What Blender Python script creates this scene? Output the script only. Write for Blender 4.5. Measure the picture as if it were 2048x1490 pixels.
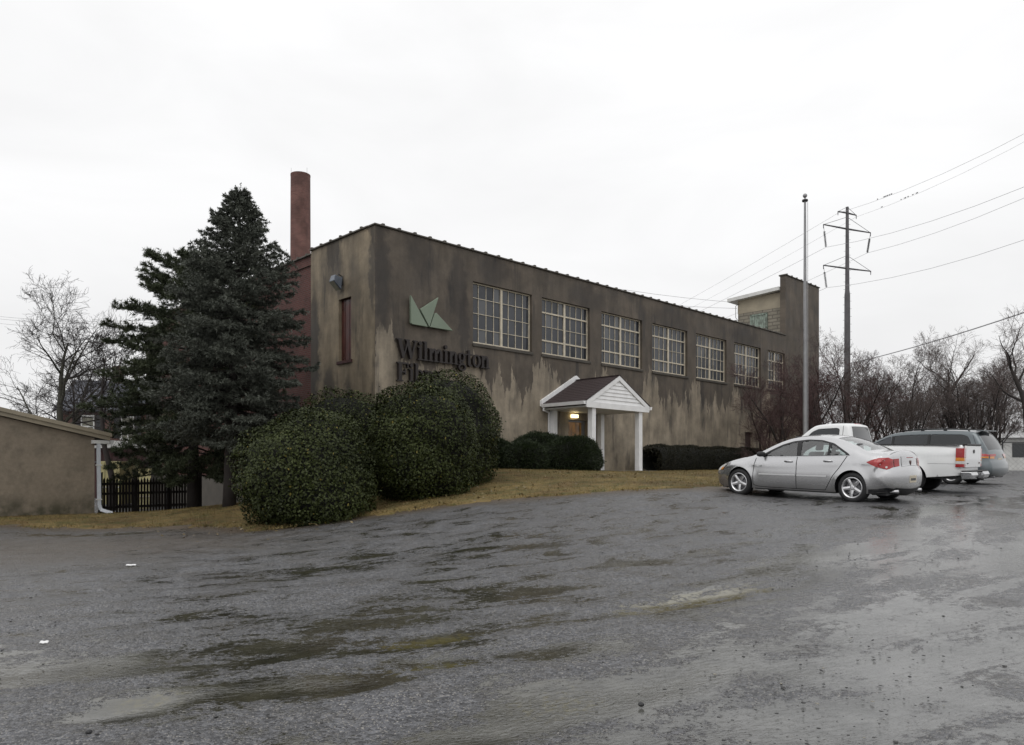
import bpy, bmesh, math, random
import numpy as np
from mathutils import Vector, Matrix
from mathutils.geometry import delaunay_2d_cdt

for _o in list(bpy.data.objects):
    bpy.data.objects.remove(_o)
SC = bpy.context.scene
COL = SC.collection
H = 1.65            # eye height above the gravel under the camera
F = 1500.0          # focal length in pixels of the 2048 px wide photograph
HOR = 940.0
R = math.radians

# ---------------------------------------------------------------- camera
cam = bpy.data.cameras.new("camera")
camo = bpy.data.objects.new("camera", cam)
COL.objects.link(camo)
camo.location = (0, 0, H)
camo.rotation_euler = (R(90), 0, 0)
cam.sensor_width = 36
cam.lens = 36 * F / 2048
cam.shift_y = (HOR - 745) / 2048
cam.clip_start = 0.05
cam.clip_end = 3000
SC.camera = camo

# ---------------------------------------------------------------- light
SC.view_settings.view_transform = 'Standard'
SC.view_settings.look = 'None'
SC.view_settings.exposure = 0.0
SC.view_settings.gamma = 1.0
SUN_EL, SUN_AZ = 55, 205
w = bpy.data.worlds.new("World")
SC.world = w
w.use_nodes = True
nt = w.node_tree
nt.nodes.clear()
out = nt.nodes.new('ShaderNodeOutputWorld')
bg = nt.nodes.new('ShaderNodeBackground')
bg.inputs['Strength'].default_value = 0.12
sky = nt.nodes.new('ShaderNodeTexSky')
sky.sky_type = 'NISHITA'
sky.sun_disc = False
sky.sun_elevation = R(SUN_EL)
sky.sun_rotation = R(SUN_AZ)
sky.dust_density = 6
tc = nt.nodes.new('ShaderNodeTexCoord')
sep = nt.nodes.new('ShaderNodeSeparateXYZ')
nt.links.new(tc.outputs['Generated'], sep.inputs[0])
# cloud deck: brighter overhead than at the horizon, faintly mottled
ramp = nt.nodes.new('ShaderNodeMapRange')
ramp.inputs['From Min'].default_value = 0.0
ramp.inputs['From Max'].default_value = 1.0
ramp.inputs['To Min'].default_value = 6.9
ramp.inputs['To Max'].default_value = 9.5
nt.links.new(sep.outputs['Z'], ramp.inputs['Value'])
mp = nt.nodes.new('ShaderNodeMapping')
mp.inputs['Scale'].default_value = (1, 1, 3.2)
nt.links.new(tc.outputs['Generated'], mp.inputs['Vector'])
nz = nt.nodes.new('ShaderNodeTexNoise')
nz.inputs['Scale'].default_value = 2.6
nz.inputs['Detail'].default_value = 6
nz.inputs['Distortion'].default_value = .5
nt.links.new(mp.outputs[0], nz.inputs['Vector'])
nr = nt.nodes.new('ShaderNodeMapRange')
nr.inputs['From Min'].default_value = .3
nr.inputs['From Max'].default_value = .7
nr.inputs['To Min'].default_value = .93
nr.inputs['To Max'].default_value = 1.05
nt.links.new(nz.outputs[0], nr.inputs['Value'])
mul = nt.nodes.new('ShaderNodeMath'); mul.operation = 'MULTIPLY'
nt.links.new(ramp.outputs[0], mul.inputs[0]); nt.links.new(nr.outputs[0], mul.inputs[1])
cc = nt.nodes.new('ShaderNodeVectorMath'); cc.operation = 'SCALE'
cc.inputs[0].default_value = (1.0, 1.0, 1.005)
nt.links.new(mul.outputs[0], cc.inputs['Scale'])
hs = nt.nodes.new('ShaderNodeHueSaturation')
hs.inputs['Saturation'].default_value = .15
nt.links.new(sky.outputs[0], hs.inputs['Color'])
sc_ = nt.nodes.new('ShaderNodeVectorMath'); sc_.operation = 'SCALE'
sc_.inputs['Scale'].default_value = .12
nt.links.new(hs.outputs[0], sc_.inputs[0])
ad = nt.nodes.new('ShaderNodeVectorMath'); ad.operation = 'ADD'
nt.links.new(cc.outputs[0], ad.inputs[0]); nt.links.new(sc_.outputs[0], ad.inputs[1])
nt.links.new(ad.outputs[0], bg.inputs['Color'])
nt.links.new(bg.outputs[0], out.inputs['Surface'])
sl = bpy.data.lights.new("sun", 'SUN')
sl.energy = 0.5
sl.angle = R(40)
sl.color = (1, .97, .93)
so = bpy.data.objects.new("sun", sl)
COL.objects.link(so)
so.rotation_euler = (R(90 - SUN_EL), 0, R(180 - SUN_AZ))
so.location = (0, -10, 40)

rnd = random.Random(7)
rng = np.random.default_rng(11)

# ---------------------------------------------------------------- helpers
def P(px, py, Y):
    return Vector(((px - 1024) / F * Y, Y, H + (HOR - py) / F * Y))

class MB:
    def __init__(s): s.v = []; s.f = []
    def add(s, vs, fs):
        n = len(s.v)
        s.v.extend([tuple(v) for v in vs])
        s.f.extend([tuple(i + n for i in f) for f in fs])
    def quad(s, a, b, c, d): s.add([a, b, c, d], [(0, 1, 2, 3)])
    def box(s, x0, x1, y0, y1, z0, z1):
        s.add([(x0,y0,z0),(x1,y0,z0),(x1,y1,z0),(x0,y1,z0),(x0,y0,z1),(x1,y0,z1),(x1,y1,z1),(x0,y1,z1)],
              [(0,3,2,1),(4,5,6,7),(0,1,5,4),(1,2,6,5),(2,3,7,6),(3,0,4,7)])
    def beam(s, a, b, wx, wz, up=(0,0,1)):
        a = Vector(a); b = Vector(b); d = (b - a).normalized(); up = Vector(up)
        x = d.cross(up)
        if x.length < 1e-4: x = d.cross(Vector((1,0,0)))
        x.normalize(); z = x.cross(d)
        x *= wx / 2; z *= wz / 2
        s.add([a-x-z, a+x-z, a+x+z, a-x+z, b-x-z, b+x-z, b+x+z, b-x+z],
              [(0,1,2,3),(7,6,5,4),(0,4,5,1),(1,5,6,2),(2,6,7,3),(3,7,4,0)])
    def tube(s, pts, rad, n=6, cap=True):
        pts = [Vector(p) for p in pts]
        if not hasattr(rad, '__len__'): rad = [rad] * len(pts)
        base = len(s.v); m = len(pts)
        ref = None
        for i, p in enumerate(pts):
            d = (pts[min(i+1, m-1)] - pts[max(i-1, 0)])
            if d.length < 1e-9: d = Vector((0,0,1))
            d.normalize()
            if ref is None:
                ref = d.cross(Vector((.31, .22, .92)))
                if ref.length < .1: ref = d.cross(Vector((1, 0, 0)))
            x = ref - d * ref.dot(d)
            x.normalize(); ref = x; y = d.cross(x)
            for k in range(n):
                a = 2 * math.pi * k / n
                q = p + (x * math.cos(a) + y * math.sin(a)) * rad[i]
                s.v.append((q.x, q.y, q.z))
        for i in range(m - 1):
            for k in range(n):
                a = base + i * n + k; b = base + i * n + (k + 1) % n
                s.f.append((a, b, b + n, a + n))
        if cap:
            s.f.append(tuple(base + k for k in reversed(range(n))))
            s.f.append(tuple(base + (m - 1) * n + k for k in range(n)))
    def lathe(s, prof, n=24, axis='z', c=(0,0,0)):
        base = len(s.v); m = len(prof)
        for r, h in prof:
            for k in range(n):
                a = 2 * math.pi * k / n
                u, v = r * math.cos(a), r * math.sin(a)
                q = (u, v, h) if axis == 'z' else (u, h, v)
                s.v.append((q[0]+c[0], q[1]+c[1], q[2]+c[2]))
        for i in range(m - 1):
            for k in range(n):
                a = base + i*n + k; b = base + i*n + (k+1) % n
                s.f.append((a, b, b+n, a+n))
    def prism(s, poly, plane, h0, h1):
        """poly of 2D points; plane 'xz' -> extruded in y, 'xy' in z, 'yz' in x"""
        def q(p, h): return {'xz': (p[0], h, p[1]), 'xy': (p[0], p[1], h), 'yz': (h, p[0], p[1])}[plane]
        n = len(poly)
        s.add([q(p, h0) for p in poly] + [q(p, h1) for p in poly],
              [tuple(range(n)), tuple(range(2*n-1, n-1, -1))] + [(i, n+i, n+(i+1) % n, (i+1) % n) for i in range(n)])
    def build(s, name, mat, parent=None, smooth=False, fix=True, bevel=0, merge=0):
        me = bpy.data.meshes.new(name)
        me.from_pydata(s.v, [], s.f)
        if fix or merge:
            bm = bmesh.new(); bm.from_mesh(me)
            if merge: bmesh.ops.remove_doubles(bm, verts=bm.verts, dist=merge)
            if fix: bmesh.ops.recalc_face_normals(bm, faces=bm.faces)
            bm.to_mesh(me); bm.free()
        me.update()
        if smooth: me.polygons.foreach_set('use_smooth', [True] * len(me.polygons))
        o = bpy.data.objects.new(name, me)
        me.materials.append(mat)
        COL.objects.link(o)
        if parent: o.parent = parent
        if bevel:
            b = o.modifiers.new('bevel', 'BEVEL'); b.width = bevel; b.segments = 2; b.limit_method = 'ANGLE'; b.angle_limit = R(40)
        if smooth:
            pass
        return o

def raw(name, V, Fa, mat, parent=None, smooth=False):
    """numpy vertex/face arrays -> object"""
    me = bpy.data.meshes.new(name)
    V = np.asarray(V, dtype=np.float32); Fa = np.asarray(Fa, dtype=np.int32)
    k = Fa.shape[1]
    me.vertices.add(len(V)); me.vertices.foreach_set('co', V.ravel())
    me.loops.add(Fa.size); me.loops.foreach_set('vertex_index', Fa.ravel())
    me.polygons.add(len(Fa)); me.polygons.foreach_set('loop_start', np.arange(0, Fa.size, k, dtype=np.int32))
    me.update(calc_edges=True)
    if smooth: me.polygons.foreach_set('use_smooth', [True] * len(Fa))
    me.materials.append(mat)
    o = bpy.data.objects.new(name, me); COL.objects.link(o)
    if parent: o.parent = parent
    return o

def empty(name, loc=(0,0,0), rz=0):
    o = bpy.data.objects.new(name, None); COL.objects.link(o)
    o.location = loc; o.rotation_euler = (0, 0, rz); o.empty_display_size = .2
    return o
def tag(o, label=None, cat=None, group=None, kind=None):
    if label: o['label'] = label
    if cat: o['category'] = cat
    if group: o['group'] = group
    if kind: o['kind'] = kind
    return o
def copy_tree(o, parent=None):
    c = o.copy(); COL.objects.link(c)
    if parent: c.parent = parent
    for ch in list(o.children): copy_tree(ch, c)
    return c

# ---------------------------------------------------------------- materials
class NT:
    def __init__(s, name):
        s.m = bpy.data.materials.new(name); s.m.use_nodes = True
        s.t = s.m.node_tree; s.b = s.t.nodes['Principled BSDF']
        s._tc = None
    def n(s, kind, **kw):
        nd = s.t.nodes.new(kind)
        for k, v in kw.items():
            if hasattr(nd, k) and k not in nd.inputs: setattr(nd, k, v)
            else: s.set(nd.inputs[k], v)
        return nd
    def set(s, sock, v):
        if isinstance(v, bpy.types.NodeSocket): s.t.links.new(v, sock)
        else:
            if hasattr(sock.default_value, '__len__') and len(sock.default_value) == 4 and len(v) == 3: v = (*v, 1)
            sock.default_value = v
    def co(s, which='Object'):
        if not s._tc: s._tc = s.t.nodes.new('ShaderNodeTexCoord')
        return s._tc.outputs[which]
    def math(s, op, a, b=0.0, c=None, clamp=False):
        nd = s.t.nodes.new('ShaderNodeMath'); nd.operation = op; nd.use_clamp = clamp
        s.set(nd.inputs[0], a); s.set(nd.inputs[1], b)
        if c is not None: s.set(nd.inputs[2], c)
        return nd.outputs[0]
    def mix(s, f, a, b, blend='MIX'):
        nd = s.t.nodes.new('ShaderNodeMix'); nd.data_type = 'RGBA'; nd.blend_type = blend
        s.set(nd.inputs[0], f); s.set(nd.inputs[6], a); s.set(nd.inputs[7], b)
        return nd.outputs[2]
    def noise(s, vec=None, scale=5, detail=4, rough=.55, dist=0, dim='3D', w=None):
        nd = s.t.nodes.new('ShaderNodeTexNoise'); nd.noise_dimensions = dim
        if dim != '1D': s.set(nd.inputs['Vector'], vec if vec is not None else s.co())
        if w is not None: s.set(nd.inputs['W'], w)
        nd.inputs['Scale'].default_value = scale; nd.inputs['Detail'].default_value = detail
        nd.inputs['Roughness'].default_value = rough; nd.inputs['Distortion'].default_value = dist
        return nd.outputs[0]
    def rng(s, v, a, b, c=0.0, d=1.0, smooth=False):
        nd = s.t.nodes.new('ShaderNodeMapRange'); nd.interpolation_type = 'SMOOTHSTEP' if smooth else 'LINEAR'
        s.set(nd.inputs['Value'], v)
        s.set(nd.inputs['From Min'], a); s.set(nd.inputs['From Max'], b)
        s.set(nd.inputs['To Min'], c); s.set(nd.inputs['To Max'], d)
        return nd.outputs[0]
    def mapping(s, vec, scale=(1,1,1), rot=(0,0,0), loc=(0,0,0)):
        nd = s.t.nodes.new('ShaderNodeMapping'); s.set(nd.inputs['Vector'], vec)
        nd.inputs['Scale'].default_value = scale; nd.inputs['Rotation'].default_value = rot; nd.inputs['Location'].default_value = loc
        return nd.outputs[0]
    def bump(s, h, strength=.3, dist=.02, normal=None):
        nd = s.t.nodes.new('ShaderNodeBump'); s.set(nd.inputs['Height'], h)
        s.set(nd.inputs['Strength'], strength); nd.inputs['Distance'].default_value = dist
        if normal is not None: s.set(nd.inputs['Normal'], normal)
        return nd.outputs[0]
    def sep(s, vec):
        nd = s.t.nodes.new('ShaderNodeSeparateXYZ'); s.set(nd.inputs[0], vec); return nd.outputs
    def comb(s, x, y, z):
        nd = s.t.nodes.new('ShaderNodeCombineXYZ')
        for i, v in enumerate((x, y, z)): s.set(nd.inputs[i], v)
        return nd.outputs[0]
    def end(s, color=None, rough=None, normal=None, metal=None, spec=None, coat=None):
        b = s.b
        if color is not None: s.set(b.inputs['Base Color'], color)
        if rough is not None: s.set(b.inputs['Roughness'], rough)
        if normal is not None: s.set(b.inputs['Normal'], normal)
        if metal is not None: s.set(b.inputs['Metallic'], metal)
        if spec is not None: s.set(b.inputs['Specular IOR Level'], spec)
        if coat is not None:
            s.set(b.inputs['Coat Weight'], coat); b.inputs['Coat Roughness'].default_value = .04
        return s.m

def plain(name, c, rough=.5, var=.15, scale=6, metal=0, bump=.1, spec=.5, coat=None):
    t = NT(name)
    n = t.noise(scale=scale, detail=5)
    k = t.rng(n, .3, .7, 1 - var, 1 + var)
    col = t.n('ShaderNodeVectorMath', operation='SCALE')
    col.inputs[0].default_value = c; t.set(col.inputs['Scale'], k)
    rr = t.rng(n, .3, .7, max(rough - .08, .02), min(rough + .08, 1))
    nm = t.bump(t.noise(scale=scale * 9, detail=3), bump, .01) if bump else None
    return t.end(col.outputs[0], rr, nm, metal, spec, coat)

def foliage_mat(name, c1, c2, c3=None, scale=1.2, rough=.45, spec=.4, tip=0):
    """leaf colour differs from leaf to leaf and from clump to clump"""
    t = NT(name)
    g = t.n('ShaderNodeNewGeometry')
    r = g.outputs['Random Per Island']
    n = t.noise(scale=scale, detail=3)
    f = t.math('ADD', t.math('MULTIPLY', t.rng(n, .3, .7), .5), t.math('MULTIPLY', r, .5))
    col = t.mix(f, c1, c2)
    if c3 is not None:
        col = t.mix(t.rng(r, 1 - tip - .001, 1 - tip, 0, 1), col, c3)
    return t.end(col, rough, None, 0, spec)

M = {}
# stucco of the long facade: dark rain staining that hangs in fingers below the windows
def stucco(name, axis, bay0, bay, dark, light, h0, hp, black, spots=()):
    t = NT(name)
    x, y, z = t.sep(t.co())
    s = x if axis == 'x' else y
    v2 = t.comb(s, 0.0, z)
    n0 = t.noise(v2, .55, 3)
    wob = t.math('MULTIPLY', t.math('SUBTRACT', t.noise(v2, 2.6, 3), .5), .35)
    s2 = t.math('ADD', s, wob)
    ph = t.math('COSINE', t.math('MULTIPLY', t.math('SUBTRACT', s2, bay0), 2 * math.pi / bay))
    pier = t.math('POWER', t.math('MULTIPLY', t.math('ADD', ph, 1.0), .5), 5.0)
    n1 = t.noise(dim='1D', w=s2, scale=.5, detail=2)
    n2 = t.noise(dim='1D', w=s2, scale=2.4, detail=3)
    n3 = t.noise(dim='1D', w=s2, scale=7.0, detail=2)
    a = t.math('MULTIPLY', pier, hp)
    b = t.math('MULTIPLY', t.math('SUBTRACT', n1, .5), 2.6)
    c = t.math('MULTIPLY', t.math('SUBTRACT', n2, .5), 2.4)
    d = t.math('MULTIPLY', t.math('SUBTRACT', n3, .5), 1.3)
    hh = t.math('ADD', t.math('ADD', a, b), t.math('ADD', c, d))
    hh = t.math('ADD', hh, h0)
    edge = t.math('SUBTRACT', z, hh)
    m1 = t.rng(t.math('ADD', edge, t.math('MULTIPLY', t.math('SUBTRACT', t.noise(v2, 7, 5, .7), .5), .45)), -.08, .10, smooth=True)
    # older, fainter washing that reaches further down
    old = t.math('MULTIPLY', t.rng(edge, -2.4, .2), t.rng(t.noise(t.comb(t.math('MULTIPLY', s, 3.5), 0.0, t.math('MULTIPLY', z, .35)), 1.0, 4), .42, .62))
    m = t.math('MAXIMUM', t.math('MULTIPLY', m1, .9), t.math('MULTIPLY', old, .45))
    # general mottling and vertical streaks
    mott = t.noise(v2, .9, 6, .65)
    st = t.noise(t.comb(t.math('MULTIPLY', s, 1.9), 0.0, t.math('MULTIPLY', z, .25)), 1.0, 7, .66, .6)
    fine = t.noise(v2, 14, 4, .7)
    dk = t.mix(t.rng(t.noise(v2, .8, 5, .65, .4), .36, .66), dark, tuple(q * 1.65 for q in dark))
    lt = t.mix(t.rng(t.noise(v2, 1.3, 5, .65), .36, .64), light, tuple(q * .72 for q in light))
    col = t.mix(m, lt, dk)
    k = t.math('ADD', t.math('MULTIPLY', t.rng(mott, .32, .68), .55), t.math('MULTIPLY', t.rng(st, .30, .70), .50))
    k = t.math('ADD', k, t.math('MULTIPLY', fine, .3)); k = t.math('ADD', k, .30)
    blk = t.rng(t.noise(t.comb(t.math('MULTIPLY', s, 1.6), 3.0, t.math('MULTIPLY', z, .3)), 1.0, 4, .6), .54, .70, 0, black, True)
    kk = t.n('ShaderNodeVectorMath', operation='SCALE'); t.set(kk.inputs[0], col); t.set(kk.inputs['Scale'], k)
    c2 = t.mix(blk, kk.outputs[0], (.03, .029, .03))
    for sc, zc, ws, wz, am in spots:          # stains with a shape of their own: run-off marks
        wv = t.math('MULTIPLY', t.math('SUBTRACT', t.noise(v2, 2.4, 4), .5), .8)
        ds_ = t.math('DIVIDE', t.math('ADD', t.math('SUBTRACT', s, sc), wv), ws); dz_ = t.math('DIVIDE', t.math('ADD', t.math('SUBTRACT', z, zc), wv), wz)
        rr_ = t.math('SQRT', t.math('ADD', t.math('MULTIPLY', ds_, ds_), t.math('MULTIPLY', dz_, dz_)))
        c2 = t.mix(t.rng(rr_, 1.15, .55, 0, am, True), c2, (.028, .026, .026))
    # green damp at the foot
    foot = t.math('MULTIPLY', t.rng(z, .9, -.6, smooth=True), t.rng(t.noise(v2, 2.0, 4), .35, .6))
    c3 = t.mix(t.math('MULTIPLY', foot, .6), c2, (.035, .036, .025))
    bmp = t.bump(t.math('ADD', t.noise(v2, 45, 3), t.math('MULTIPLY', t.noise(v2, 3.5, 4), .8)), .35, .015)
    return t.end(c3, t.rng(mott, .3, .7, .55, .85), bmp, 0, .35)

def brick(name, c1, c2, mortar, axis='y', scale=1.0, stain=.4):
    t = NT(name)
    x, y, z = t.sep(t.co())
    s = {'x': x, 'y': y}[axis] if axis in ('x', 'y') else t.math('ADD', x, y)
    v = t.comb(s, z, 0.0)
    b = t.n('ShaderNodeTexBrick', Vector=v, Color1=c1, Color2=c2, Mortar=mortar, Scale=scale)
    b.inputs['Mortar Size'].default_value = .012; b.inputs['Brick Width'].default_value = .22; b.inputs['Row Height'].default_value = .075
    b.inputs['Bias'].default_value = -.1
    n = t.noise(t.comb(t.math('MULTIPLY', s, 1.2), z, 0.0), .9, 5, .6)
    k = t.rng(n, .3, .7, 1 - stain, 1 + stain * .5)
    kk = t.n('ShaderNodeVectorMath', operation='SCALE'); t.set(kk.inputs[0], b.outputs['Color']); t.set(kk.inputs['Scale'], k)
    bm = t.bump(t.math('SUBTRACT', 1.0, b.outputs['Fac']), .4, .01)
    return t.end(kk.outputs[0], .75, bm, 0, .3)

M['white'] = plain('white_paint', (.78, .78, .78), .4, .08, 3, bump=.05)
M['white_trim'] = plain('weathered_white', (.6, .6, .58), .5, .12, 2)
M['cream'] = plain('cream_steel', (.56, .50, .39), .5, .18, 5)
M['tan'] = plain('tan_fascia', (.30, .26, .19), .6, .15, 2)
M['dark_metal'] = plain('dark_metal', (.03, .03, .032), .45, .2)
M['black'] = plain('black_plastic', (.012, .012, .013), .5, .2, bump=0)
M['rubber'] = plain('rubber', (.014, .014, .015), .7, .25, 12)
M['alu'] = plain('aluminium', (.26, .26, .265), .42, .15, 3, metal=.5)
M['galv'] = plain('galvanised_steel', (.19, .19, .20), .55, .2, 1.5, metal=.3)
M['rust_steel'] = plain('weathered_pole_steel', (.10, .095, .10), .65, .3, 1.2, metal=.2)
M['wire'] = plain('wire', (.36, .36, .37), .6, .1, bump=0)  # paled grey: the haze of distance is mixed into the colour
M['sign_green'] = plain('faded_green_panel', (.19, .235, .175), .6, .08, 2)
M['sign_dark'] = plain('dark_brown_letters', (.018, .013, .012), .6, .2)
M['red_board'] = plain('dark_red_board', (.07, .022, .018), .35, .35, 3)
M['concrete'] = plain('concrete', (.16, .15, .135), .8, .25, 2)
M['coping'] = plain('clay_coping', (.07, .062, .05), .6, .35, 3)
M['shingle_brown'] = plain('brown_shingle', (.035, .022, .022), .8, .4, 18, bump=.6)
M['slate'] = plain('slate', (.075, .08, .10), .6, .25, 9, bump=.4)
M['wood_dark'] = plain('dark_wet_wood', (.014, .010, .009), .6, .4, 6)
M['bark'] = plain('bark', (.024, .019, .017), .85, .35, 5, bump=.5)
M['bark_moss'] = plain('mossy_bark', (.032, .031, .021), .85, .35, 4, bump=.5)
M['twig'] = plain('twigs', (.085, .066, .060), .8, .25, 2, bump=0)
M['twig_red'] = plain('reddish_twigs', (.066, .036, .034), .8, .25, 2, bump=0)
M['brown_door'] = plain('brown_steel_door', (.035, .02, .017), .5, .25, 4)
M['pale_yellow'] = plain('pale_yellow_paint', (.40, .36, .18), .6, .15, 2)
M['maroon'] = plain('maroon_cladding', (.05, .017, .016), .6, .25, 2)
M['interior'] = plain('grey_upholstery', (.09, .09, .095), .8, .15, 8)
M['paper'] = plain('white_scrap', (.75, .75, .75), .6, .08)
M['patina'] = None
M['facade'] = stucco('stained_stucco', 'x', 8.13, 3.85, (.062, .051, .041), (.33, .28, .212), 3.45 + H, .95, .7, ((.25, 8.3, .35, 2.4, .55), (1.9, 9.1, .6, 1.0, .4), (3.6, 8.3, .45, 1.6, .5), (3.9, 6.9, .3, 1.6, .5), (5.4, 9.3, .9, .6, .5), (11, 9.1, 1.4, .7, .45), (17.5, 9.1, 1.8, .7, .45), (24.5, 9.1, 1.8, .7, .5)))
M['sidewall'] = stucco('stained_stucco_side', 'y', 0.0, 2.8, (.075, .062, .047), (.245, .20, .14), 8.3 + H, -1.6, .7, ((1.62, 3.3, .42, 1.7, .9), (4.0, 6.2, .45, 2.6, .75), (2.7, 9.0, .8, 1.2, .5), (2.9, 4.2, .5, 1.3, .7), (1.3, 7.6, .5, 1.6, .4), (.15, 8.3, .25, 1.6, .6)))
M['brick'] = brick('red_brick', (.115, .034, .028), (.085, .026, .022), (.10, .075, .065))
M['brick_stack'] = brick('stack_brick', (.165, .068, .055), (.115, .042, .036), (.16, .115, .10), 'xy', 1.0, .45)
M['brick_house'] = brick('house_brick', (.12, .05, .037), (.09, .04, .03), (.14, .11, .10), 'x', 1.0, .25)
M['block'] = brick('painted_block', (.27, .245, .20), (.22, .20, .16), (.15, .135, .11), 'y', .34, .35)
M['shed'] = None
def shed_mat():
    t = NT('shed_stucco')
    x, y, z = t.sep(t.co()); v = t.comb(x, 0.0, z)
    n = t.noise(v, .8, 5, .65); f = t.noise(v, 9, 5, .7)
    bl = t.rng(t.noise(t.comb(t.math('MULTIPLY', x, 1.1), 1.0, z), 1.3, 4, .6), .5, .72, 0, .4, True)
    col = t.mix(t.rng(n, .3, .7), (.19, .16, .122), (.265, .222, .17))
    kk = t.n('ShaderNodeVectorMath', operation='SCALE'); t.set(kk.inputs[0], col); t.set(kk.inputs['Scale'], t.rng(f, .2, .8, .8, 1.2))
    c = t.mix(bl, kk.outputs[0], (.05, .047, .04))
    foot = t.math('MULTIPLY', t.rng(z, .75, .15, smooth=True), t.rng(t.noise(v, 2.5, 4), .3, .6))
    c = t.mix(t.math('MULTIPLY', foot, .8), c, (.03, .032, .016))
    return t.end(c, .8, t.bump(f, .3, .01), 0, .3)
M['shed'] = shed_mat()
def patina_mat():
    t = NT('peeling_green_paint')
    n = t.noise(t.mapping(t.co(), (6, 6, 2)), 1.5, 6, .7)
    return t.end(t.mix(t.rng(n, .42, .58), (.11, .125, .105), (.25, .31, .26)), .7)
M['patina'] = patina_mat()
def glass_dark(name, c=(.02, .024, .03), rough=.04, spec=.5):
    t = NT(name)
    n = t.noise(scale=.7, detail=3)
    nm = t.bump(t.noise(scale=1.3, detail=1), .05, .02)
    return t.end(t.mix(t.rng(n, .35, .65), c, tuple(k * 2.0 for k in c)), rough, nm, 0, spec)
def pane_glass():
    t = NT('window_glass')
    r = t.n('ShaderNodeNewGeometry').outputs['Random Per Island']
    n = t.noise(scale=.7, detail=3)
    c = t.mix(t.rng(n, .35, .65), (.018, .021, .027), (.045, .050, .060))
    c = t.mix(t.rng(r, .88, .90, 0, .6), c, (.10, .105, .11))
    return t.end(c, t.rng(r, 0, 1, .05, .16), t.bump(t.noise(scale=1.3, detail=1), .05, .02), 0, t.rng(r, 0, 1, .4, .7))
M['pane'] = pane_glass()
M['tint'] = glass_dark('tinted_glass', (.012, .014, .016), .05, .6)
def clear_glass():
    t = NT('car_glass')
    tr = t.n('ShaderNodeBsdfTransparent', Color=(.72, .80, .79, 1))
    gl = t.n('ShaderNodeBsdfGlossy', Color=(1, 1, 1, 1), Roughness=.03)
    fr = t.n('ShaderNodeFresnel', IOR=1.5)
    mx = t.n('ShaderNodeMixShader', Fac=t.math('ADD', t.math('MULTIPLY', fr.outputs[0], 1.0), .09))
    t.set(mx.inputs[1], tr.outputs[0]); t.set(mx.inputs[2], gl.outputs[0])
    t.t.links.new(mx.outputs[0], t.t.nodes['Material Output'].inputs['Surface'])
    return t.m
M['glass'] = clear_glass()
def carpaint(name, c, metal, rough, flake=True):
    t = NT(name)
    n = t.noise(scale=2.2, detail=4)
    x, y, z = t.sep(t.co())
    # road dirt on the sills
    dirt = t.math('MULTIPLY', t.rng(z, .55, .15, smooth=True), t.rng(n, .25, .75, .15, .75))
    col = t.mix(dirt, c, (.10, .095, .085))
    drops = t.noise(scale=70, detail=2)
    nm = t.bump(drops, .03, .003)
    return t.end(col, t.math('ADD', rough, t.math('MULTIPLY', dirt, .3)), nm, metal, .5, .6)
M['silver'] = carpaint('silver_paint', (.52, .52, .527), .88, .22)
M['whitecar'] = carpaint('white_car_paint', (.76, .77, .77), 0, .3)
M['greyvan'] = carpaint('grey_blue_paint', (.125, .145, .155), .5, .32)
M['chrome'] = plain('chrome', (.55, .55, .56), .18, .05, metal=1, bump=0)
M['trim_light'] = plain('light_trim', (.52, .52, .525), .4, .05, bump=0)
M['rim'] = plain('alloy', (.62, .62, .63), .28, .06, metal=.8, bump=0)
M['lens_red'] = plain('red_lens', (.33, .012, .014), .12, .15, 9, bump=0, coat=.5)
M['lens_amber'] = plain('amber_lens', (.62, .22, .02), .12, .15, 9, bump=0, coat=.5)
M['lens_clear'] = plain('clear_lens', (.6, .6, .58), .12, .15, 9, bump=0, coat=.5)
def emit(name, c, st):
    t = NT(name); t.set(t.b.inputs['Emission Color'], c); t.b.inputs['Emission Strength'].default_value = st
    return t.end(c, .4)
M['lamp'] = emit('lit_lamp', (1, .80, .42), 3.0)
M['amber_glass'] = None
def amber():
    t = NT('lit_doorway_glass')
    x, y, z = t.sep(t.co())
    n = t.noise(t.mapping(t.co(), (3, 1, 1.2)), 1.5, 3)
    c = t.mix(t.rng(n, .35, .65), (.16, .075, .02), (.03, .018, .008))
    t.set(t.b.inputs['Emission Color'], c); t.b.inputs['Emission Strength'].default_value = .8
    return t.end((.02, .015, .01), .08)
M['amber_glass'] = amber()

M['leaf_holly'] = foliage_mat('glossy_leaves', (.008, .012, .003), (.058, .072, .020), (.17, .14, .03), 1.0, .52, .20, .008)
M['leaf_yew'] = foliage_mat('yew_needles', (.007, .013, .004), (.026, .040, .012), None, 2.5, .5, .3)
M['leaf_hedge'] = foliage_mat('brownish_hedge', (.012, .012, .007), (.026, .025, .012), None, 2.5, .55, .3)
M['spruce'] = foliage_mat('blue_spruce', (.034, .040, .032), (.135, .145, .118), None, 1.6, .6, .25)
M['pine'] = foliage_mat('pine_needles', (.020, .028, .015), (.082, .096, .052), None, 1.3, .6, .25)
M['cp'] = plain('curtained_pane', (.17, .165, .13), .2, .3, 3)
M['core'] = plain('shade_core', (.008, .009, .006), .9, .4, 4, bump=.3)  # near-black for the solid core, painting the shade between the leaves
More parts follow.
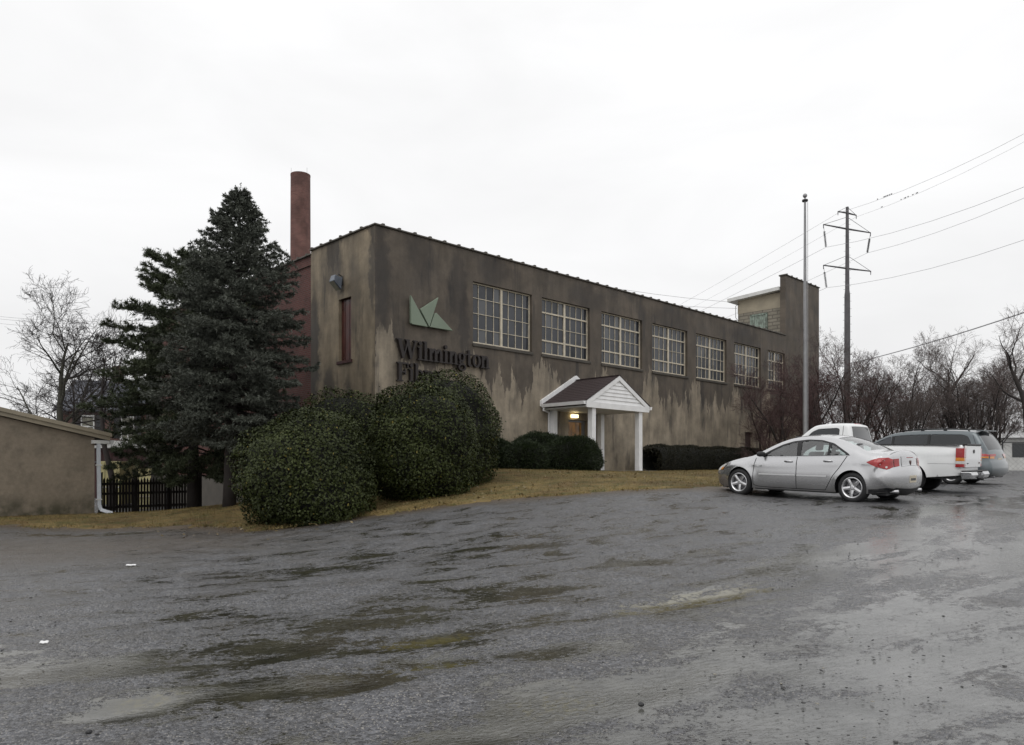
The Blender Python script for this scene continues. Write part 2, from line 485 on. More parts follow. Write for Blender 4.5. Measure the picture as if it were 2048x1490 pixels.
# ---------------------------------------------------------------- terrain (heights measured from the eye)
TP = np.array([
 (0,0,-1.65),(-4,4,-1.68),(4,4,-1.56),(0,8,-1.42),(-8,10,-1.62),(8,8,-1.22),(-3,12,-1.42),(4,13,-1.0),(-14,14,-1.6),(14,14,-.8),
 (7.7,16.9,-.68),(5.9,19.0,-.585),(11.2,20.8,-.58),(9.3,22.9,-.50),(14.5,24.2,-.45),(12.6,26.4,-.40),(-4.8,17.9,-1.28),(-3.46,18.3,-1.10),(-1.53,18.5,-.863),
 (.96,19.0,-.66),(5.28,19.5,-.47),(5.37,31.8,-.11),(3.1,29.4,-.08),(-1.2,25.5,-.06),(1.5,27,-.03),(-4.57,25,-.55),(-8.2,21.5,-1.15),(-13.5,34,-1.8),
 (-12.8,27,-1.62),(-13.3,24,-1.44),(-15.2,22,-1.42),(-13,19,-1.52),(-10.3,20,-1.53),(30.7,45,-.15),(20,34,-.3),(14,45,-.05),
 (0,60,-.2),(60,60,-.2),(-40,60,-1.6),(60,20,-.7),(-40,20,-1.7),(-30,40,-1.8),(40,-20,-1.4),(-40,-20,-1.9),(0,-20,-1.8),(10,30,-.1),(2.5,23.5,-.28),(-3.2,21,-.85)])
def _U(r2): return np.where(r2 > 0, r2 * np.log(np.maximum(r2, 1e-9)), 0.0)
_X = TP[:, :2] / 20.0
_K = _U(((_X[:, None] - _X[None]) ** 2).sum(2)) + np.eye(len(TP)) * 2e-4
_Pm = np.c_[np.ones(len(TP)), _X]
_A = np.block([[_K, _Pm], [_Pm.T, np.zeros((3, 3))]])
_W = np.linalg.solve(_A, np.r_[TP[:, 2], np.zeros(3)])
def terrain(x, y):
    x = np.asarray(x, float); y = np.asarray(y, float); sh = x.shape
    q = np.c_[x.ravel(), y.ravel()]
    p = np.clip(q, (-45, -20), (60, 60)) / 20.0
    z = _U(((p[:, None] - _X[None]) ** 2).sum(2)) @ _W[:len(TP)] + np.c_[np.ones(len(p)), p] @ _W[len(TP):]
    z = np.clip(z, -2.2, .15)
    far = np.clip((np.hypot(q[:, 0], q[:, 1]) - 60) / 80, 0, 1); far = far * far * (3 - 2 * far)
    z = z * (1 - far) + np.clip(z, -1.0, -.35) * far
    return (z + H).reshape(sh)
def gz(x, y): return float(terrain(np.array([x]), np.array([y]))[0])
_wd = [(rng.normal(size=2), rng.uniform(0, 6.28)) for _ in range(40)]
def fnoise(x, y, s, lo=0, hi=10):
    v = 0
    for d, p in _wd[lo:hi]: v = v + np.sin((x * d[0] + y * d[1]) * s + p)
    return v / math.sqrt(hi - lo)

def inpoly(x, y, poly):
    r = np.zeros(np.shape(x), bool); n = len(poly)
    for i in range(n):
        x0, y0 = poly[i]; x1, y1 = poly[(i+1) % n]
        c = ((y0 > y) != (y1 > y)) & (x < (x1 - x0) * (y - y0) / ((y1 - y0) or 1e-12) + x0)
        r ^= c
    return r

# puddles and wet wheel tracks: (px, py, half length m, half width m, direction deg, weight)
PUD = [(1390,1196,.95,.22,28,1.3),(1500,1165,.7,.16,36,.8),(640,1370,1.1,.20,14,.9),(250,1420,.42,.26,20,1.1),(860,1280,.75,.22,22,1.0),(820,1330,1.2,.30,16,.9),
       (1050,1180,1.0,.5,10,.8),(620,1290,.9,.5,12,.8),(760,1240,.9,.4,15,.75),(560,1140,1.6,.5,8,.7),(900,1100,1.6,.5,8,.65),(1120,1410,.55,.5,35,1.15),(1250,1380,.9,.3,30,1.0),
       (950,1470,.9,.2,20,1.1),(1400,1440,1.1,.32,25,1.0),(1700,1440,.9,.35,25,.95),(1700,1270,1.2,.5,22,.8),(1560,1330,.7,.3,15,.8),(1850,1330,1.3,.5,28,.85),
       (220,1068,1.6,.35,2,1.2),(140,1072,1.2,.25,0,.9),(1650,1130,2.0,.6,35,.75),(1800,1080,2.5,.7,38,.8),(1980,1110,1.8,.7,35,.75),(1950,1010,3.0,.8,40,.85),(120,1330,.8,.35,10,1.0),(330,1300,.6,.25,14,.8),
       (1160,1060,1.8,.35,6,.55),(1350,1120,1.3,.35,12,.6),(480,1230,.9,.3,8,.6)]
def pix2ground(px, py):
    Y = 6.0
    for _ in range(40):
        X = (px - 1024) / F * Y
        h = H - gz(X, Y)
        Y += .6 * (max(h, .03) * F / (py - HOR) - Y)
    return (px - 1024) / F * Y, Y
PUDW = []
for px, py, a, b, dg, wt in PUD:
    X, Y = pix2ground(px, py); PUDW.append((X, Y, a, b, R(dg), wt))

def lawn_edge_noise(n): return [rnd.uniform(-1, 1) for _ in range(n)]
LAWN = [(5.05,19.35),(3.2,19.2),(.96,18.95),(-.4,18.7),(-1.53,18.45),(-2.5,18.3),(-3.46,18.2),(-4.3,17.9),(-5.2,17.55),(-6.3,17.5),(-7.2,18.4),(-8.4,19.0),(-10.2,19.7),(-13,19.9),(-16,19.8),(-22,19.8),
        (-24,25.5),(-15,26.5),(-9,28),(-5,30),(2,46),(22,52),(21,40),(17.2,33.5),(13.6,29.2),(10.3,25.2),(7.4,21.9)]
# ---------------------------------------------------------------- ground sheet
def axis(lo, hi, d0, grow, focus):
    a = [focus]
    d = d0
    while a[-1] < hi:
        a.append(a[-1] + d); 
        if abs(a[-1] - focus) > 12: d *= grow
    b = [focus]; d = d0
    while b[-1] > lo:
        b.append(b[-1] - d)
        if abs(b[-1] - focus) > 12: d *= grow
    return np.array(sorted(set(b[1:] + a)))
gx = axis(-900, 900, .13, 1.07, 0.0)
gy = np.concatenate([axis(-60, 3.0, .4, 1.25, 2.8)[:-1], np.arange(3.0, 20, .13), 20 + np.cumsum(.14 * 1.06 ** np.arange(104))])
gy = gy[gy < 1400]
GX, GY = np.meshgrid(gx, gy)
GZ = terrain(GX, GY)
rot = R(24); u = GX * math.cos(rot) + GY * math.sin(rot); v = -GX * math.sin(rot) + GY * math.cos(rot)
near = np.clip(1 - np.hypot(GX, GY - 8) / 34, 0, 1)
wet = np.zeros_like(GX)
for X, Y, a, b, dg, wt in PUDW:
    du = (GX - X) * math.cos(dg) + (GY - Y) * math.sin(dg); dv = -(GX - X) * math.sin(dg) + (GY - Y) * math.cos(dg)
    wet = np.maximum(wet, wt * np.exp(-((du / a) ** 2 + (dv / b) ** 2) * .7))
und = fnoise(u * .35, v * 1.3, 1.6, 0, 12) * .018 + fnoise(u * .8, v * 1.6, 4.0, 12, 26) * .006
GZ = GZ + near * (und * (1 - np.clip(wet, 0, 1)) - .035 * np.clip(wet, 0, 1))
inl = np.zeros_like(GX)
d = np.full(GX.shape, 1e9)
_lp = np.array(LAWN)
sel = (np.abs(GX) < 30) & (GY > 10) & (GY < 56)
q = np.c_[GX[sel], GY[sel]]
dm = np.full(len(q), 1e9)
for i in range(len(_lp)):
    a_, b_ = _lp[i], _lp[(i+1) % len(_lp)]; ab = b_ - a_
    tt = np.clip(((q - a_) @ ab) / (ab @ ab), 0, 1)
    dm = np.minimum(dm, np.hypot(*(q - a_ - tt[:, None] * ab).T))
d[sel] = dm
brown = np.exp(-d / .75)
lb = np.exp(-(((GX + 9) / 6) ** 2 + ((GY - 15.5) / 4.5) ** 2)) * .55
brown = np.maximum(brown, lb)
lab = np.c_[GX.ravel(), GY.ravel(), GZ.ravel()]
ny, nx = GX.shape
ii = (np.arange(ny - 1)[:, None] * nx + np.arange(nx - 1)[None]).ravel()
FA = np.c_[ii, ii + 1, ii + nx + 1, ii + nx]
def ground_mat():
    t = NT('wet_gravel')
    co = t.co()
    A_ = lambda n: t.n('ShaderNodeAttribute', attribute_name=n).outputs['Fac']
    at, br, sh, mk = A_('wet'), A_('brown'), A_('sheen'), A_('murk')
    tk = t.n('ShaderNodeAttribute', attribute_name='tracks').outputs['Vector']
    flow = t.mapping(tk, (.85, 1.7, 1))
    n_flow = t.noise(flow, 1.15, 7, .72, .5)
    n_big = t.noise(t.mapping(tk, (.8, 1.4, 1), (0, 0, 0), (7, 3, 0)), .42, 4, .6, .3)
    n_med = t.noise(co, 2.3, 6, .7)
    n_fine = t.noise(co, 15, 5, .75)
    n_grit = t.noise(co, 55, 4, .7)
    vor = t.n('ShaderNodeTexVoronoi', Vector=co, Scale=36.0, Randomness=1.0)
    vor2 = t.n('ShaderNodeTexVoronoi', Vector=co, Scale=95.0, Randomness=1.0)
    def c0(x, k): return t.math('MULTIPLY', t.math('SUBTRACT', x, .5), k)
    # water stands in the hollows; stones break its edge
    sel = t.math('ADD', t.math('MULTIPLY', at, .62), c0(n_flow, 3.4))
    sel = t.math('ADD', sel, c0(n_big, 1.1))
    sel = t.math('ADD', sel, c0(n_fine, 1.7))
    sel = t.math('ADD', sel, t.math('MULTIPLY', sh, .26))
    sel = t.math('SUBTRACT', sel, t.math('MULTIPLY', br, .5))
    pud = t.rng(sel, .20, .50, smooth=True)
    film = t.rng(t.math('ADD', sel, c0(n_grit, .8)), -.45, .35, smooth=True)
    dry = t.rng(t.math('ADD', c0(n_big, 2.0), c0(n_med, 1.2)), .05, .6, smooth=True)      # drained, dull coarse gravel
    rv = t.sep(vor.outputs['Color'])[0]
    rv2 = t.sep(vor2.outputs['Color'])[1]
    st = t.mix(rv, (.026, .027, .032), (.160, .163, .176))
    st = t.mix(t.rng(rv2, .91, .94), st, (.30, .285, .26))
    st = t.mix(t.rng(rv2, .12, .04), st, (.008, .008, .009))
    mudc = t.mix(t.rng(n_fine, .3, .7), (.040, .035, .028), (.085, .074, .060))
    col = t.mix(t.rng(t.math('ADD', n_med, t.math('MULTIPLY', br, .5)), .50, .78, 0, .75), st, mudc)
    col = t.mix(t.math('MULTIPLY', t.rng(br, .25, .95), t.rng(n_fine, .3, .6, .4, 1)), col, t.mix(rv, (.05, .035, .02), (.13, .085, .045)))
    col = t.mix(t.math('MULTIPLY', film, .45), col, (.030, .028, .025))
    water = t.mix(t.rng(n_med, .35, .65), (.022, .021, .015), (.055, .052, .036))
    water = t.mix(sh, water, t.mix(t.rng(n_med, .35, .65), (.060, .061, .059), (.125, .126, .122)))  # sky sheen painted into the water: paler colour where the mask is high
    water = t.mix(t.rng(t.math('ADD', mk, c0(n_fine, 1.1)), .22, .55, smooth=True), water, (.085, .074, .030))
    col = t.mix(pud, col, water)
    ro = t.math('SUBTRACT', .50, t.math('MULTIPLY', film, .25))
    ro = t.math('ADD', ro, c0(n_fine, .25)); ro = t.math('ADD', ro, t.math('MULTIPLY', dry, .22))
    m = t.n('ShaderNodeMix', data_type='FLOAT'); t.set(m.inputs[0], pud); t.set(m.inputs[2], ro); t.set(m.inputs[3], t.rng(sh, 0, 1, .035, .19))
    hgt = t.math('ADD', t.math('MULTIPLY', vor.outputs['Distance'], -1.2), t.math('MULTIPLY', n_fine, 1.3))
    hgt = t.math('ADD', hgt, t.math('MULTIPLY', vor2.outputs['Distance'], -.6))
    rip = t.noise(t.mapping(tk, (3.5, 7, 1)), 3.2, 3, .6, 1.2)
    sb = t.math('SUBTRACT', 1.0, pud)
    b1 = t.bump(hgt, t.math('MULTIPLY', sb, t.math('ADD', t.rng(film, 0, 1, .66, .36), t.math('MULTIPLY', dry, .2))), .024)
    b2 = t.bump(rip, t.math('MULTIPLY', pud, t.rng(t.math('ADD', n_big, t.math('MULTIPLY', sh, .25)), .4, .75, .04, .34)), .016, b1)
    return t.end(col, m.outputs[0], b2, 0, t.rng(dry, 0, 1, .62, .38))
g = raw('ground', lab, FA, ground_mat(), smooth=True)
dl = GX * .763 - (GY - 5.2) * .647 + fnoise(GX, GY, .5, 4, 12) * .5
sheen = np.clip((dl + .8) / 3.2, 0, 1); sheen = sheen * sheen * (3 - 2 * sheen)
murk = np.zeros_like(GX)
for (px, py, a, b, dg, wt) in ((1390, 1196, .95, .24, 28, 1.0), (1460, 1178, .4, .14, 32, .6), (860, 1280, .5, .16, 22, .5), (880, 1330, .4, .14, 16, .4), (1120, 1400, .4, .3, 35, .3), (300, 1400, .3, .2, 20, .35), (230, 1066, .9, .25, 2, .35)):
    X, Y = pix2ground(px, py)
    du = (GX - X) * math.cos(R(dg)) + (GY - Y) * math.sin(R(dg)); dv = -(GX - X) * math.sin(R(dg)) + (GY - Y) * math.cos(R(dg))
    murk = np.maximum(murk, wt * np.exp(-((du / a) ** 4 + (dv / b) ** 4) * .7))
fdx, fdy = GX + 9.0, GY - 28.0               # wheel tracks curve round towards the parked cars
fvec = np.stack([22 * np.arctan2(fdx, -fdy), np.hypot(fdx, fdy), np.zeros_like(GX)], -1)
a = g.data.attributes.new('tracks', 'FLOAT_VECTOR', 'POINT'); a.data.foreach_set('vector', fvec.ravel().astype(np.float32))
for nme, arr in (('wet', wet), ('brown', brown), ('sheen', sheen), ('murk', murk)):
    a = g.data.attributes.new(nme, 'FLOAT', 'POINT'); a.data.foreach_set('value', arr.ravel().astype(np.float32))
tag(g, kind='structure')

# loose stones lying on the gravel
def stones(n, dmin, dmax, smin, smax, pw):
    V = []; Fc = []
    base = np.array([(1,0,0),(-1,0,0),(0,1,0),(0,-1,0),(0,0,1),(0,0,-.6),(.62,.62,.5),(-.62,.62,.5),(-.62,-.62,.5),(.62,-.62,.5)])
    fb = np.array([(0,6,9),(2,7,6),(1,8,7),(3,9,8),(4,9,6),(4,6,7),(4,7,8),(4,8,9),(0,2,6),(2,1,7),(1,3,8),(3,0,9),(5,2,0),(5,1,2),(5,3,1),(5,0,3)])
    Y = dmin + (dmax - dmin) * rng.random(n) ** pw
    X = (rng.random(n) * 1.5 - .75) * Y
    kk = fnoise(X, Y, 1.1, 0, 10) + rng.normal(0, .7, n) > .1
    X, Y = X[kk], Y[kk]; n = len(X)
    Z = terrain(X, Y)
    for i in range(n):
        s = smin * (smax / smin) ** (rng.random() ** 2.2)
        sc = s * rng.uniform(.6, 1.25, 3) * (1, 1, .45)
        a = rng.uniform(0, 6.28); ca, sa = math.cos(a), math.sin(a)
        p = base * sc * rng.uniform(.8, 1.2, (10, 3))
        p = np.c_[p[:, 0] * ca - p[:, 1] * sa, p[:, 0] * sa + p[:, 1] * ca, p[:, 2]]
        V.append(p + (X[i], Y[i], Z[i] - s * .10)); Fc.append(fb + 10 * i)
    return np.concatenate(V), np.concatenate(Fc)
def stone_mat():
    t = NT('loose_stones')
    r = t.n('ShaderNodeNewGeometry').outputs['Random Per Island']
    c = t.mix(r, (.010, .010, .011), (.075, .073, .072))
    c = t.mix(t.rng(r, .94, .945), c, (.23, .215, .18))
    return t.end(c, .5, t.bump(t.noise(scale=60, detail=3), .4, .005), 0, .4)
sv, sf = stones(11000, 4.0, 19, .003, .017, 1.5)
o = raw('gravel', sv, sf, stone_mat())
tag(o, kind='stuff')
for (px, py, sx, sy, lab_) in ((262, 1132, .075, .022, 'long white scrap of litter lying on the brown gravel at left'), (88, 1288, .035, .016, 'small white scrap of litter on dark gravel at the left edge')):
    X, Y = pix2ground(px, py)
    mb = MB()
    m_ = 6
    for i in range(m_):
        x0, x1 = -sx + 2*sx*i/m_, -sx + 2*sx*(i+1)/m_
        z0, z1 = .010 + .003*math.sin(i*1.7), .010 + .003*math.sin((i+1)*1.7)
        mb.add([(x0,-sy,z0),(x1,-sy,z1),(x1,sy,z1+.012),(x0,sy,z0+.012),(x0,-sy,z0-.004),(x1,-sy,z1-.004),(x1,sy,z1+.008),(x0,sy,z0+.008)],
               [(0,1,2,3),(7,6,5,4),(0,4,5,1),(2,6,7,3),(1,5,6,2),(0,3,7,4)])
    o = mb.build('litter_scrap', M['paper']); o.location = (X, Y, gz(X, Y) + .005); o.rotation_euler = (0, 0, .15)
    tag(o, lab_, 'litter', 'white litter scraps')
for (px, py, s, lab_) in ((176, 1466, .020, 'dark broken stone at the bottom left of the lot'), (1281, 1411, .021, 'dark lump of stone beside the rippled puddle at bottom centre')):
    X, Y = pix2ground(px, py)
    bm = bmesh.new(); bmesh.ops.create_icosphere(bm, subdivisions=2, radius=s)
    for v_ in bm.verts: v_.co *= 1 + .22 * math.sin(v_.co.x * 90 + v_.co.y * 70) ; v_.co.z *= .7
    me = bpy.data.meshes.new('stone'); bm.to_mesh(me); bm.free(); me.materials.append(M['black'])
    o = bpy.data.objects.new('stone', me); COL.objects.link(o); o.location = (X, Y, gz(X, Y) + s * .3)
    tag(o, lab_, 'stone', 'large loose stones')

# ---------------------------------------------------------------- lawn sheet and blades
def poly_fine(poly, step, amp):
    r = []
    for i in range(len(poly)):
        a = Vector(poly[i]); b = Vector(poly[(i+1) % len(poly)]); n = max(1, int((b-a).length / step))
        for k in range(n):
            p = a.lerp(b, k / n); r.append((p.x + amp * math.sin(p.x*5.1+p.y*2) + rnd.uniform(-amp, amp)*.6, p.y + amp * math.sin(p.x*3.3-p.y*4) + rnd.uniform(-amp, amp)*.6))
    return r
lp = poly_fine(LAWN, .25, .20)
step = .5
xs, ys = np.meshgrid(np.arange(-24, 22, step), np.arange(17, 53, step))
xs = xs.ravel() + rng.uniform(-.1, .1, xs.size); ys = ys.ravel() + rng.uniform(-.1, .1, ys.size)
k = inpoly(xs, ys, lp)
pts = [Vector(p) for p in lp] + [Vector((a, b)) for a, b in zip(xs[k], ys[k])]
res = delaunay_2d_cdt(pts, [(i, (i+1) % len(lp)) for i in range(len(lp))], [], 0, 1e-4)
LV = np.array([(p.x, p.y) for p in res[0]]); LF = np.array([f for f in res[2]])
cen = LV[LF].mean(1); LF = LF[inpoly(cen[:, 0], cen[:, 1], lp)]
lz = terrain(LV[:, 0], LV[:, 1])
onb = np.zeros(len(LV), bool); onb[:len(lp)] = True
lz = lz + np.where(onb, -.035, .045)
def lawn_mat():
    t = NT('wet_winter_lawn')
    co = t.co()
    n = t.noise(co, .55, 5, .65); n2 = t.noise(t.mapping(co, (1, 2.0, 1)), 2.2, 5, .65); f = t.noise(co, 22, 4, .7)
    c = t.mix(t.rng(n, .38, .62), (.098, .064, .026), (.20, .145, .058))
    c = t.mix(t.rng(n2, .45, .68), c, (.055, .062, .018))
    c = t.mix(t.rng(t.noise(co, 1.1, 4), .58, .72, 0, .7), c, (.045, .024, .012))
    kk = t.n('ShaderNodeVectorMath', operation='SCALE'); t.set(kk.inputs[0], c); t.set(kk.inputs['Scale'], t.rng(f, .25, .75, .6, 1.3))
    return t.end(kk.outputs[0], .8, t.bump(f, .6, .03), 0, .25)
o = raw('lawn', np.c_[LV, lz], LF, lawn_mat(), smooth=True); tag(o, kind='structure')
def blade_mat():
    t = NT('grass_blades')
    r = t.n('ShaderNodeNewGeometry').outputs['Random Per Island']
    co = t.co()
    n = t.noise(co, .55, 5, .65); n2 = t.noise(t.mapping(co, (1, 2.0, 1)), 2.2, 5, .65)
    c = t.mix(t.rng(n, .38, .62), (.125, .083, .033), (.26, .19, .076))
    c = t.mix(t.math('MULTIPLY', t.rng(n2, .42, .66), t.rng(r, .1, .6)), c, (.075, .090, .030))
    c = t.mix(t.rng(r, .9, .92, 0, .8), c, (.22, .17, .08))
    return t.end(c, .7, None, 0, .25)
def blades(n):
    X = rng.uniform(-24, 14, n * 3); Y = 17.2 + 24 * rng.random(n * 3) ** 1.3
    jx = X + fnoise(X, Y, 3.0, 26, 32) * .25 + rng.normal(0, .10, n * 3); jy = Y + fnoise(X, Y, 3.2, 32, 38) * .3 + rng.normal(0, .12, n * 3)
    kk = inpoly(jx, jy, LAWN) & (np.abs(X / Y) < .75); X = X[kk][:n]; Y = Y[kk][:n]; n = len(X)
    Z = terrain(X, Y) + .02
    a = rng.uniform(0, 6.28, n); h = rng.uniform(.025, .075, n); wd = rng.uniform(.006, .014, n)
    lean = rng.normal(0, .6, (n, 2)) * h[:, None]
    p0 = np.c_[X - np.cos(a)*wd, Y - np.sin(a)*wd, Z]; p1 = np.c_[X + np.cos(a)*wd, Y + np.sin(a)*wd, Z]; p2 = np.c_[X + lean[:, 0], Y + lean[:, 1], Z + h]
    V = np.stack([p0, p1, p2], 1).reshape(-1, 3)
    return V, np.arange(3 * n).reshape(-1, 3)
bv, bf = blades(110000)
o = raw('grass', bv, bf, blade_mat()); tag(o, kind='stuff')
# fallen leaves on the lawn below the bushes
def fallen(n):
    V = []
    X = rng.normal(0, 1, n); Y = rng.normal(0, 1, n)
    cx = rng.choice(4, n); C = np.array([(-2.6, 19.3), (-.6, 20.5), (2.5, 24.5), (-5.5, 17.4)])[cx]
    X = C[:, 0] + X * 1.1; Y = C[:, 1] + Y * .8; Z = terrain(X, Y) + .07
    s = rng.uniform(.02, .05, n); a = rng.uniform(0, 6.28, n); tl = rng.normal(0, .35, (n, 2)) * s[:, None]
    e1 = np.c_[np.cos(a)*s, np.sin(a)*s, tl[:, 0]]; e2 = np.c_[-np.sin(a)*s*.55, np.cos(a)*s*.55, tl[:, 1]]
    c = np.c_[X, Y, Z]
    return np.stack([c - e1, c + e2, c + e1, c - e2], 1).reshape(-1, 3), np.arange(4 * n).reshape(-1, 4)
lv, lf = fallen(420)
o = raw('fallen_leaves', lv, lf, foliage_mat('fallen_leaves', (.05, .035, .015), (.22, .17, .08), None, 3)); tag(o, kind='stuff')
# ---------------------------------------------------------------- the long stuccoed building
DB = 25.0
CX, CY = (750 - 1024) / F * DB, DB
TH = math.atan2(.697, .717)
def sx(px): return ((2567 - 750) / (2567 - px) - 1) * DB / .697
def vy(px): return ((750 + 433) / (px + 433) - 1) * DB / .717
def zf(px, py): return H + (HOR - py) / F * DB * (2567 - 750) / (2567 - px)      # height of a point of the facade
def B(x, y, z=0): return Vector((CX + .717 * x - .697 * y, CY + .697 * x + .717 * y, z))
bld = empty('factory_building', (CX, CY, 0), TH)
tag(bld, 'long dark stained stucco factory with seven steel windows and red brick flank', 'building')

def wall_with_holes(mb, axis, c, s0, s1, z0, z1, holes, nrm, depth):
    """wall in plane x=c or y=c, rectangular holes (s0,s1,z0,z1) with reveals running inward (nrm = inward sign)"""
    def q(s, z, d=0): return (c + nrm * d, s, z) if axis == 'x' else (s, c + nrm * d, z)
    S = sorted({s0, s1, *[h[0] for h in holes], *[h[1] for h in holes]})
    Z = sorted({z0, z1, *[h[2] for h in holes], *[h[3] for h in holes]})
    for i in range(len(S) - 1):
        for j in range(len(Z) - 1):
            sm, zm = (S[i] + S[i+1]) / 2, (Z[j] + Z[j+1]) / 2
            if any(h[0] < sm < h[1] and h[2] < zm < h[3] for h in holes): continue
            mb.quad(q(S[i], Z[j]), q(S[i+1], Z[j]), q(S[i+1], Z[j+1]), q(S[i], Z[j+1]))
    for h in holes:
        d = depth if len(h) < 5 else h[4]
        a, b, e, f = h[:4]
        mb.quad(q(a,e), q(a,e,d), q(a,f,d), q(a,f)); mb.quad(q(b,e), q(b,f), q(b,f,d), q(b,e,d))
        mb.quad(q(a,f), q(a,f,d), q(b,f,d), q(b,f)); mb.quad(q(a,e), q(b,e), q(b,e,d), q(a,e,d))

ZT = H + 8.17; ZB = -1.2
L1 = sx(1571); L2 = sx(1638); ZTOW = H + 11.85
WL = [946, 1091, 1210, 1310, 1396, 1472, 1536]
ZW0, ZW1 = H + 4.76, H + 7.06
wins = []
for i, p in enumerate(WL):
    a = 4.17 + .06 + 3.845 * i
    b = a + 3.03 if i < 6 else a + 2.2
    wins.append((a, b, ZW0, ZW1, .22))
wins[0] = (sx(946), sx(1064), ZW0, ZW1, .22)
door_e = (sx(1137), sx(1137) + 1.28, gz(*B(10.2, 0).xy) - .05, H + 2.14, .30)
door_s = (sx(1490), sx(1490) + .95, gz(*B(24.5, 0).xy) - .05, H + 2.15, .25)
mb = MB()
wall_with_holes(mb, 'y', 0, 0, L1, ZB, ZT, wins + [door_e, door_s], 1, .22)
wall_with_holes(mb, 'y', 0, L1, L2, ZB, ZTOW, [], 1, .2)
mb.quad((L2, 0, ZB), (L2, 3.3, ZB), (L2, 3.3, ZTOW), (L2, 0, ZTOW))
mb.quad((L1, 0, ZT), (L1, .35, ZT), (L1, .35, ZTOW), (L1, 0, ZTOW))
mb.quad((L1, .35, ZT), (L2, .35, ZT), (L2, .35, ZTOW), (L1, .35, ZTOW)); mb.quad((L1, 0, ZTOW), (L2, 0, ZTOW), (L2, .35, ZTOW), (L1, .35, ZTOW))
# parapet back and far walls, roof deck
mb.quad((0, .3, ZT - .5), (L1, .3, ZT - .5), (L1, .3, ZT), (0, .3, ZT))
mb.quad((0, 0, ZT), (L1, 0, ZT), (L1, .3, ZT), (0, .3, ZT))
mb.quad((L2, 3.3, ZB), (L2, 22, ZB), (L2, 22, ZT - .4), (L2, 3.3, ZT - .4))
mb.build('facade_wall', M['facade'], bld)
VS = vy(622); VE = vy(322)
mb = MB()
lw = (vy(702.5), vy(677.5), H + (HOR - 721) / F * DB * 1183 / (690 + 433), H + (HOR - 596) / F * DB * 1183 / (690 + 433), .2)
wall_with_holes(mb, 'x', 0, 0, VS, ZB, ZT, [lw], 1, .2)
mb.quad((0, VS, ZT - .3), (0, VS, ZT), (.5, VS, ZT), (.5, VS, ZT - .3))
o = mb.build('return_wall', M['sidewall'], bld)
mb = MB()
mb.quad((.06, VS, H - .25), (.06, VE, H - .25), (.06, VE, ZT - .13), (.06, VS, ZT - .13))
mb.quad((.06, VE, -1.5), (20, VE, -1.5), (20, VE, ZT - .13), (.06, VE, ZT - .13))
mb.build('brick_wall', M['brick'], bld)
mb = MB(); mb.box(-.02, .3, VS, VE + .05, -1.5, H - .25)
mb.build('foundation', plain('dark_foundation', (.085, .076, .064), .8, .25, 2), bld)
mb = MB(); mb.quad((0, 0, ZT - .5), (L2, 0, ZT - .5), (L2, 22, ZT - .5), (0, 22, ZT - .5)); mb.quad((0, 22, ZB), (L2, 22, ZB), (L2, 22, ZT - .5), (0, 22, ZT - .5))
mb.build('roof', M['concrete'], bld)
# clay coping with lapped joints
mb = MB()
mb.box(-.05, L1, -.06, .36, ZT + .004, ZT + .06)
k = .3
while k < L1 - .1:
    mb.add([(k-.06, -.085, ZT + .002), (k+.06, -.085, ZT + .002), (k+.06, .38, ZT + .002), (k-.06, .38, ZT + .002), (k-.05, -.075, ZT+.105), (k+.05, -.075, ZT+.105), (k+.05, .36, ZT+.105), (k-.05, .36, ZT+.105)],
           [(0,3,2,1),(4,5,6,7),(0,1,5,4),(1,2,6,5),(2,3,7,6),(3,0,4,7)])
    k += .665
mb.box(-.07, .36, .362, VS, ZT + .004, ZT + .06)
k = .75
while k < VS:
    mb.box(-.09, .38, k - .05, k + .05, ZT + .002, ZT + .105); k += .665
mb.box(-.03, .4, VS + .004, VE, ZT - .126, ZT - .07)
k = VS + .3
while k < VE:
    mb.box(-.05, .42, k - .05, k + .05, ZT - .128, ZT - .025); k += .665
mb.build('coping', M['coping'], bld, bevel=.012)
mb = MB()
mb.box(L1 - .06, L2 + .05, -.06, .42, ZTOW + .003, ZTOW + .06)
k = L1 + .1
while k < L2:
    mb.box(k - .05, k + .05, -.085, .44, ZTOW + .001, ZTOW + .105); k += .665
mb.build('coping', M['coping'], bld, bevel=.012)

